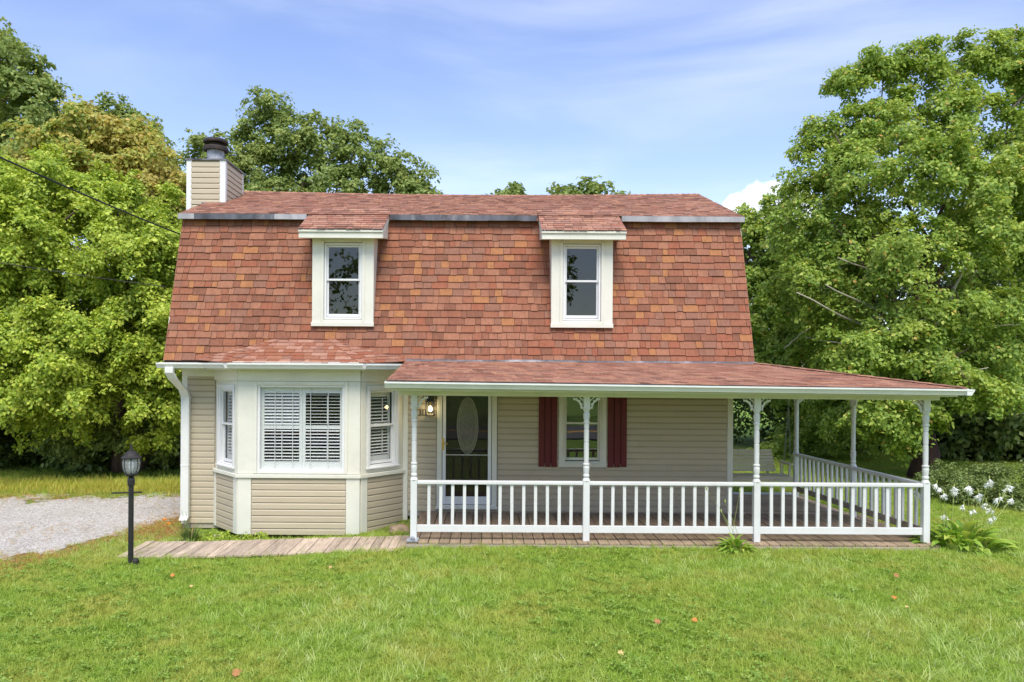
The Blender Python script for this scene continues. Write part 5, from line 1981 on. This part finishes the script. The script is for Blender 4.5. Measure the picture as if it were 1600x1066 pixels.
# dark woods: one mass on either side
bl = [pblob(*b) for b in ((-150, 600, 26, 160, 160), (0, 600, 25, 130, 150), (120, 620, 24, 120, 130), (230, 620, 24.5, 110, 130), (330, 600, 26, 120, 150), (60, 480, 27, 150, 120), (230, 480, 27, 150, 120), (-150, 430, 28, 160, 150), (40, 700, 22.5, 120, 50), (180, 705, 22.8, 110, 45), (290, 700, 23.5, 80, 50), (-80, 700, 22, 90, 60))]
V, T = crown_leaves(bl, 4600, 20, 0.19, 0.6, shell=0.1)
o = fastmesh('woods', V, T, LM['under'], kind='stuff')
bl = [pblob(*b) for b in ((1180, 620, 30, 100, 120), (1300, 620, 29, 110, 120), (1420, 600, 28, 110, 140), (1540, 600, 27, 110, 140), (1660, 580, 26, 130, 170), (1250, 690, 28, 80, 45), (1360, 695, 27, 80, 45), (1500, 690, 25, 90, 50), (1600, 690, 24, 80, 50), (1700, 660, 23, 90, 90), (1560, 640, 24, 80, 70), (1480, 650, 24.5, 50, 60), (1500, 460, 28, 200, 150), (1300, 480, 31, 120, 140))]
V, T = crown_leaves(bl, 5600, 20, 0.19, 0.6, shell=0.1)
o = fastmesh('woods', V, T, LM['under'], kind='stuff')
# trees across the road behind the camera, only mirrored in the window glass
bl = []
for k in range(16):
    x = -26 + k * 3.5 + RNG.uniform(-1, 1)
    for j in range(4):
        bl.append((x + RNG.uniform(-1.5, 1.5), -17 + RNG.uniform(-2, 2), 3 + j * 2.6 + RNG.uniform(-0.6, 0.6), 2.2, 2.0, 1.6))
V, T = crown_leaves(bl, 2400, 18, 0.24, 0.7, shell=0.3)
fastmesh('woods', V, T, LM['oak'], kind='stuff')

# bushes at the right edge
bl = [pblob(*b) for b in ((1490, 765, 16.2, 34, 32), (1540, 755, 16.2, 42, 36), (1590, 762, 16, 40, 36), (1640, 765, 16, 40, 36), (1525, 785, 15.7, 40, 22), (1575, 785, 15.6, 40, 24), (1465, 755, 17, 25, 26))]
t = thing('bush', (bl[1][0], bl[1][1], 0.03), 'low olive green bush on the lawn behind the white flowering hosta', 'bush')
V, T = crown_leaves(bl, 1700, 14, 0.055, 0.16, shell=0.55, flat=0.9)
fastmesh('foliage', V, T, LM['bush'], t, WL[t.name], kind='stuff')
g = G()
for k in range(26):
    b = RNG.choice(bl)
    e = Vector(b[:3]) + Vector((RNG.uniform(-.6, .6) * b[3], RNG.uniform(-.6, .6) * b[4], RNG.uniform(0, .8) * b[5]))
    g.tube(wander((b[0] + RNG.uniform(-.2, .2), b[1], 0.0), e, 4, 0.05), [0.014, 0.012, 0.010, 0.008, 0.005], 5)
g.build('stems', M['bark'], t, kind='stuff')
bl = [pblob(1215, 715, 24, 34, 22), pblob(1180, 722, 24, 30, 16), pblob(1255, 722, 24.5, 24, 16)]
t = thing('bush', (bl[0][0], bl[0][1], 0.03), 'shaggy green shrub at the wood edge seen past the swing bench', 'bush')
V, T = crown_leaves(bl, 260, 14, 0.13, 0.3, shell=0.4)
fastmesh('foliage', V, T, LM['syc'], t, WL[t.name], kind='stuff')

# ------------------------------------------------------------------ small plants
LM['hosta'] = leafmat('hosta_leaf', [(0.0, (0.180, 0.322, 0.039)), (0.6, (0.288, 0.448, 0.066)), (1.0, (0.528, 0.552, 0.110))], 0.3, src='object')
LM['daylily'] = leafmat('daylily_leaf', [(0.0, (0.07, 0.12, 0.03)), (0.6, (0.12, 0.19, 0.045)), (0.9, (0.2, 0.22, 0.07)), (1.0, (0.3, 0.22, 0.1))], 0.3)
M['petal'] = leafmat('white_petal', [(0.0, (0.78, 0.78, 0.74)), (1.0, (0.86, 0.86, 0.84))], 0.3)
M['stalk'] = mat('green_stalk', (0.30, 0.36, 0.09), 0.6, 0.2, 20)
M['orange_petal'] = mat('orange_petal', (0.75, 0.24, 0.02), 0.6, 0.2, 20)


def arch_leaf(L_, w, arch, seg=7):
    """a lance-oval leaf arching out along +x, ribbed"""
    vs, fs = [], []
    for k in range(seg + 1):
        s = k / seg
        x = L_ * s * (1 - 0.12 * arch * s)
        z = L_ * (0.62 * s - arch * s * s)
        ww = w * math.sin(math.pi * min(1, 0.06 + 0.94 * s) ** 0.8) * (1 if s < 0.98 else 0.05)
        vs += [(x, -ww / 2, z + ww * 0.16), (x, 0, z), (x, ww / 2, z + ww * 0.16)]
    for k in range(seg):
        b = k * 3
        fs += [(b, b + 3, b + 4, b + 1), (b + 1, b + 4, b + 5, b + 2)]
    return vs, fs


leafmeshes = []
for (L_, w, ar) in ((0.34, 0.12, 0.75), (0.30, 0.10, 0.9), (0.38, 0.13, 0.62), (0.26, 0.10, 0.55)):
    g = G()
    g.add(*arch_leaf(L_, w, ar))
    leafmeshes.append(g.mesh('leaf', LM['hosta'], smooth=True))
g = G()
for k in range(6):                                   # trumpet blossom hanging along -z
    a = 2 * math.pi * k / 6
    c_, s_ = math.cos(a), math.sin(a)
    g.add([(0.004 * c_, 0.004 * s_, 0), (0.010 * c_ - 0.010 * s_, 0.010 * s_ + 0.010 * c_, -0.030), (0.012 * c_, 0.012 * s_, -0.032), (0.010 * c_ + 0.010 * s_, 0.010 * s_ - 0.010 * c_, -0.030), (0.036 * c_, 0.036 * s_, -0.062)],
          [(0, 1, 2), (0, 2, 3), (1, 4, 2), (2, 4, 3)])
blossom = g.mesh('blossom', M['petal'])


def hosta(label, c, rad_, n, scale, stalks, cat='plant', bl_n=6):
    c = Vector(c)
    t = thing('hosta_plant', c, label, cat)
    for k in range(n):
        o = link('leaf', leafmeshes[k % 4], t, c)
        a = k * 2.39996 + RNG.uniform(-.3, .3)
        ring_ = math.sqrt((k + 0.5) / n)
        o.location = (math.cos(a) * rad_ * ring_ * 0.62, math.sin(a) * rad_ * ring_ * 0.45, 0.03 + 0.20 * scale * (1 - ring_))
        o.rotation_euler = (RNG.uniform(-.25, .25), -1.0 * (1 - ring_) + RNG.uniform(-.25, .2), a)
        s = scale * RNG.uniform(0.75, 1.15)
        o.scale = (s, s, s)
    for (tip, foot, nb) in stalks:
        tip, foot = Vector(tip), Vector(foot)
        bend = foot.lerp(tip, 0.55) + Vector((0, 0, 0.05))
        P_ = [foot.lerp(bend, q) .lerp(bend.lerp(tip, q), q) for q in (0, .2, .4, .6, .8, 1.0)]
        g = G()
        g.tube(P_, [0.007, 0.0065, 0.006, 0.0055, 0.005, 0.004] if nb else [0.004, 0.0035, 0.003, 0.003, 0.002, 0.002], 5)
        g.lathe(P_[-1], [(0.006, -0.01), (0.014, 0.01), (0.003, 0.05)], 6)
        st = g.build('flower_stalk', M['stalk'], t, origin=foot)
        dv = (P_[-1] - P_[-2]).normalized()
        for q in range(nb):
            p = P_[-1] - dv * (0.005 + 0.016 * q)
            o = link('blossom', blossom, st, p)
            a = q * 2.4 + RNG.uniform(-.4, .4)
            o.rotation_euler = (RNG.uniform(0.5, 1.1) * math.cos(a), RNG.uniform(0.5, 1.1) * math.sin(a), RNG.uniform(0, 6))
            s = RNG.uniform(0.95, 1.4)
            o.scale = (s, s, s)
    return t


hd = 12.05
st = []
for (tx, ty_, fx_, nb) in ((1464, 755, 1478, 7), (1474, 770, 1482, 5), (1491, 760, 1486, 7), (1512, 758, 1516, 7), (1546, 748, 1521, 7), (1529, 770, 1520, 6), (1506, 788, 1510, 4), (1541, 785, 1528, 5), (1562, 775, 1530, 6), (1578, 757, 1533, 7), (1582, 778, 1538, 6), (1552, 806, 1536, 5), (1430, 765, 1459, 8), (1477, 803, 1479, 5), (1521, 795, 1514, 4), (1550, 793, 1530, 5)):
    f = Pt(fx_, 838, hd)
    st.append((Pt(tx, ty_, hd + RNG.uniform(-0.2, 0.25)), (f.x, f.y, 0.2), nb))
hosta('white flowering hosta with broad green leaves at the porch corner post', gpt(1503, 858, hd), 0.92, 120, 1.08, st)
c2 = gpt(1150, 855, 11.62)
st = []
for (tx, ty_) in ((1104, 765), (1156, 768), (1133, 785), (1127, 800)):
    p = Pt(tx, ty_, 11.6)
    st.append((p, (c2.x + RNG.uniform(-.1, .1), 11.62, 0.15), 0))
hosta('small yellow green hosta without flowers in front of the porch floor', c2, 0.30, 60, 0.62, st)

# daylily clump and weeds at the left end of the bay


def blades(name, c, n, L_, spread, m, parent=None, width=0.012, kind='stuff'):
    c = np.array(c)
    V, T = [], []
    for k in range(n):
        a = RNG.uniform(0, 2 * math.pi)
        r0 = spread * 0.35 * math.sqrt(RNG.random())
        b = c + np.array([math.cos(a) * r0, math.sin(a) * r0, 0])
        lean = RNG.uniform(0.2, 1.0)
        ln = L_ * RNG.uniform(0.6, 1.2)
        d = np.array([math.cos(a), math.sin(a), 0])
        sd = np.array([-math.sin(a), math.cos(a), 0])
        i0 = len(V)
        S = 5
        for s in range(S + 1):
            q = s / S
            p = b + d * (lean * spread * q * q) + np.array([0, 0, ln * (q - 0.55 * lean * q * q)])
            w = width * (1 - q * 0.9)
            V += [p - sd * w / 2, p + sd * w / 2]
        for s in range(S):
            k0 = i0 + 2 * s
            T += [(k0, k0 + 1, k0 + 3), (k0, k0 + 3, k0 + 2)]
    return fastmesh(name, V, T, m, parent, tuple(c), kind=kind)


c3 = gpt(296, 838, 13.0)
t = thing('daylily', c3, 'daylily clump with arching leaves and orange flowers at the foot of the downspout', 'plant')
blades('leaves', c3, 190, 0.42, 0.34, LM['daylily'], t, 0.016)
for (px, py) in ((257, 813), (263, 819), (284, 797), (290, 799)):
    p = Pt(px, py, 12.9)
    g = G()
    g.tube(wander((c3.x, c3.y, c3.z), p, 4, 0.02), [0.005, 0.004, 0.004, 0.003, 0.003], 5)
    s_ = g.build('flower_stalk', M['stalk'], t)
    if py > 810:
        g = G()
        for k in range(6):
            a = k * math.pi / 3
            u = Vector((math.cos(a), math.sin(a) * 0.6, 0.35 + 0.3 * math.sin(a))) * 0.05
            w = u.cross(Vector((0, 1, 0.2))).normalized() * 0.016
            g.add([p, p + u * 0.5 + w, p + u, p + u * 0.5 - w], [(0, 1, 2, 3)])
        g.build('flower', M['orange_petal'], s_)
wc = gpt(330, 838, 13.1)
V, T = crown_leaves([(wc.x + dx_, 13.15 + dy_, wc.z + 0.05, 0.16, 0.14, 0.10) for dx_, dy_ in ((-0.4, 0.1), (-0.1, 0.0), (0.15, 0.1), (0.32, -0.05), (0.6, 0.05), (0.9, 0.02), (0.0, -0.15))], 170, 12, 0.045, 0.08, shell=0.2)
fastmesh('weeds', V, T, LM['maple'], kind='stuff')


def rock(name, label, c, r, m, seed):
    bm_ = []
    import bmesh
    b = bmesh.new()
    bmesh.ops.create_icosphere(b, subdivisions=3, radius=1.0)
    for v in b.verts:
        n_ = mnoise.fractal(v.co * 1.3 + Vector((seed, 0, 0)), 1.0, 2.0, 4)
        v.co *= 1 + 0.28 * n_
        v.co = Vector((v.co.x * r[0], v.co.y * r[1], v.co.z * r[2]))
    me = bpy.data.meshes.new(name)
    b.to_mesh(me)
    b.free()
    me.materials.append(m)
    me.polygons.foreach_set('use_smooth', [True] * len(me.polygons))
    o = link(name, me, None, c)
    return tag(o, label, 'rock')


p = gpt(624, 836, 13.1)
rock('rock', 'flat tan rock on the ground between the bay and the porch floor', (p.x, p.y, p.z + 0.05), (0.19, 0.16, 0.095), M['stone'], 3)
p = gpt(338, 833, 13.35)
rock('rock', 'small pale rock among the weeds at the foot of the bay', (p.x, p.y, p.z + 0.05), (0.085, 0.07, 0.06), M['palestone'], 8)

# fallen leaves on the lawn
lcols = {'o': mat('orange_fallen_leaf', (0.50, 0.19, 0.04), 0.7, 0.25, 40), 'b': mat('brown_fallen_leaf', (0.34, 0.16, 0.06), 0.8, 0.3, 40), 'y': mat('pale_fallen_leaf', (0.50, 0.36, 0.14), 0.8, 0.25, 40)}
FL = [(270, 899, 'o', 'orange fallen leaf on the grass nearest the lamp post foot', 0.11), (299, 916, 'y', 'pale fallen leaf on the grass a step from the lamp post', 0.08), (1027, 972, 'b', 'curled brown fallen leaf on the grass beside an orange one', 0.13),
      (1085, 969, 'o', 'bright orange fallen leaf standing up in the grass beside a curled brown one', 0.11), (1400, 899, 'b', 'brown fallen leaf on the grass below the porch side railing', 0.12), (1397, 934, 'o', 'orange brown fallen leaf flat on the grass below the hosta', 0.10), (1417, 948, 'y', 'pale fallen leaf on the grass next to an orange brown one below the hosta', 0.07),
      (970, 1020, 'y', 'pale curled fallen leaf lying nearest the bottom of the lawn, middle', 0.10), (370, 1051, 'b', 'brown fallen leaf on the grass closest to the camera', 0.14), (516, 886, 'y', 'pale fallen leaf on the grass in front of the plank walk', 0.08)]
for (px, py, cc_, lab, s) in FL:
    t_ = rad(ROLL)
    uy = -(px - VX) * math.sin(t_) + (py - VY) * math.cos(t_)
    d = (CH - 0.03) * FPX / uy
    p = Pt(px, py, d)
    zg = float(gz(p.x, p.y)) + 0.045
    d = (CH - zg) * FPX / uy
    p = Pt(px, py, d)
    g = G()
    vs = []
    curl = RNG.uniform(0.2, 0.6)
    pts2 = [(0, -0.5), (0.2, -0.3), (0.42, -0.32), (0.34, 0.0), (0.42, 0.22), (0.16, 0.2), (0, 0.55), (-0.16, 0.2), (-0.42, 0.22), (-0.34, 0.0), (-0.42, -0.32), (-0.2, -0.3)]
    rt_ = RNG.uniform(0, 6.28)
    for a, b in pts2 + [(0, 0)]:
        vs.append(Vector((a * math.cos(rt_) - b * math.sin(rt_), a * math.sin(rt_) + b * math.cos(rt_), curl * (a * a) * 1.4 + b * b * 0.3)) * s * 0.7)
    tilt = Matrix.Rotation(RNG.uniform(0.3, 0.8), 3, 'X')
    vs = [tilt @ v + p for v in vs]
    vs = vs
    g.add(vs, [(k, (k + 1) % 12, 12) for k in range(12)])
    o = g.build('fallen_leaf', lcols[cc_], None, origin=p)
    tag(o, lab, 'leaf', 'fallen leaves on the lawn')


# ------------------------------------------------------------------ grass and gravel stones
def scatter(name, V, T, m, host, att, seed, smin, smax, tilt=0.18, z=0.0):
    o = fastmesh(name, V, T, m, kind='stuff')
    ng = bpy.data.node_groups.new(name, 'GeometryNodeTree')
    ng.interface.new_socket('Geometry', in_out='INPUT', socket_type='NodeSocketGeometry')
    ng.interface.new_socket('Geometry', in_out='OUTPUT', socket_type='NodeSocketGeometry')
    L = ng.links.new
    gi = ng.nodes.new('NodeGroupInput')
    go = ng.nodes.new('NodeGroupOutput')
    oi = ng.nodes.new('GeometryNodeObjectInfo')
    oi.inputs['Object'].default_value = host
    oi.transform_space = 'RELATIVE'
    na = ng.nodes.new('GeometryNodeInputNamedAttribute')
    na.data_type = 'FLOAT'
    na.inputs['Name'].default_value = att
    dp = ng.nodes.new('GeometryNodeDistributePointsOnFaces')
    dp.distribute_method = 'RANDOM'
    dp.inputs['Seed'].default_value = seed
    ip = ng.nodes.new('GeometryNodeInstanceOnPoints')
    rv = ng.nodes.new('FunctionNodeRandomValue')
    rv.data_type = 'FLOAT_VECTOR'
    rv.inputs['Min'].default_value = (-tilt, -tilt, 0)
    rv.inputs['Max'].default_value = (tilt, tilt, 6.283)
    rs = ng.nodes.new('FunctionNodeRandomValue')
    rs.data_type = 'FLOAT'
    rs.inputs[2].default_value = smin
    rs.inputs[3].default_value = smax
    L(oi.outputs['Geometry'], dp.inputs['Mesh'])
    L(na.outputs['Attribute'], dp.inputs['Density'])
    L(dp.outputs['Points'], ip.inputs['Points'])
    L(gi.outputs[0], ip.inputs['Instance'])
    L(rv.outputs['Value'], ip.inputs['Rotation'])
    L(rs.outputs[1], ip.inputs['Scale'])
    L(ip.outputs[0], go.inputs[0])
    md = o.modifiers.new('scatter', 'NODES')
    md.node_group = ng
    return o


def clump(n, L_, spread, width, lean0, lean1, seg=3):
    V, T = [], []
    for k in range(n):
        a = NR.uniform(0, 2 * np.pi)
        r0 = spread * np.sqrt(NR.random())
        a2 = NR.uniform(0, 2 * np.pi)
        b = np.array([np.cos(a) * r0, np.sin(a) * r0, -0.01])
        d = np.array([np.cos(a2), np.sin(a2), 0])
        sd = np.array([-np.sin(a2), np.cos(a2), 0])
        ln = L_ * NR.uniform(0.5, 1.25)
        le = NR.uniform(lean0, lean1)
        i0 = len(V)
        for s in range(seg + 1):
            q = s / seg
            p = b + d * (ln * le * q ** 1.6) + np.array([0, 0, ln * (q - 0.5 * le * q * q)])
            w = width * (1.0 - 0.92 * q ** 1.5)
            V += [p - sd * w / 2, p + sd * w / 2]
        for s in range(seg):
            k0 = i0 + 2 * s
            T += [(k0, k0 + 1, k0 + 3), (k0, k0 + 3, k0 + 2)]
    return np.array(V), np.array(T)


GM = leafmat('lawn_blades', [(0.0, (0.186, 0.302, 0.031)), (0.4, (0.279, 0.420, 0.051)), (0.8, (0.386, 0.518, 0.079)), (1.0, (0.532, 0.579, 0.172))], 0.35, patch=(0.9, (0.479, 0.468, 0.108), 0.44, 0.70, 0.8), src='object')
GL = leafmat('long_blades', [(0.0, (0.282, 0.431, 0.079)), (0.6, (0.461, 0.583, 0.172)), (1.0, (0.665, 0.710, 0.343))], 0.35, src='object')
GC = leafmat('clover', [(0.0, (0.159, 0.271, 0.040)), (0.7, (0.237, 0.364, 0.057)), (1.0, (0.345, 0.447, 0.100))], 0.3, src='object')
GD = leafmat('dry_blades', [(0.0, (0.34, 0.29, 0.08)), (0.4, (0.50, 0.36, 0.11)), (0.75, (0.54, 0.29, 0.09)), (1.0, (0.42, 0.19, 0.06))], 0.3, patch=(1.2, (0.26, 0.34, 0.05), 0.52, 0.66, 0.45), src='object')
GV = leafmat('verge_blades', [(0.0, (0.32, 0.40, 0.05)), (0.5, (0.46, 0.48, 0.075)), (1.0, (0.60, 0.50, 0.12))], 0.35, src='object')
V, T = clump(26, 0.075, 0.05, 0.0055, 0.2, 1.1)
scatter('grass', V, T, GM, lawn, 'grass_short', 3, 0.5, 1.5)
V, T = clump(16, 0.13, 0.06, 0.006, 0.2, 1.0)
scatter('grass', V, T, GM, lawn, 'grass_edge', 29, 0.6, 1.3)
V, T = clump(8, 0.17, 0.04, 0.005, 0.4, 1.3, 4)
scatter('grass', V, T, GL, lawn, 'grass_long', 5, 0.6, 1.2)
C = NR.uniform(-0.06, 0.06, (26, 3)) * np.array([1, 1, 0.2]) + np.array([0, 0, 0.045])
V, T = leaf_tris(C, NR.normal(size=(26, 3)) * 0.35 + np.array([0, 0, 1]), NR.uniform(0.018, 0.034, 26), 0.9)
scatter('grass', V, T, GC, lawn, 'grass_clover', 8, 0.7, 1.3)
V, T = clump(18, 0.085, 0.07, 0.006, 0.3, 1.2)
scatter('grass', V, T, GD, lawn, 'grass_dry', 13, 0.5, 1.2)
V, T = clump(16, 0.22, 0.09, 0.009, 0.2, 0.8)
scatter('grass', V, T, GV, lawn, 'grass_verge', 17, 0.6, 1.3)
V, T = clump(14, 0.06, 0.07, 0.006, 0.3, 1.2)
scatter('grass', V, T, GD, lawn, 'grass_drive', 19, 0.5, 1.2)
SV = np.array([(0.011, 0, 0.004), (0.003, 0.010, 0.003), (-0.010, 0.004, 0.004), (-0.006, -0.009, 0.003), (0.006, -0.008, 0.004), (0.0, 0.0, 0.012), (0.002, 0, -0.004)])
ST = np.array([(0, 1, 5), (1, 2, 5), (2, 3, 5), (3, 4, 5), (4, 0, 5), (1, 0, 6), (2, 1, 6), (3, 2, 6), (4, 3, 6), (0, 4, 6)])
GS = leafmat('gravel_stone', [(0.0, (0.30, 0.27, 0.23)), (0.5, (0.50, 0.465, 0.42)), (1.0, (0.68, 0.65, 0.60))], 0.0, src='object', rough=0.9)
scatter('gravel', SV, ST, GS, drv, 'stones', 23, 0.4, 1.1, 0.6)
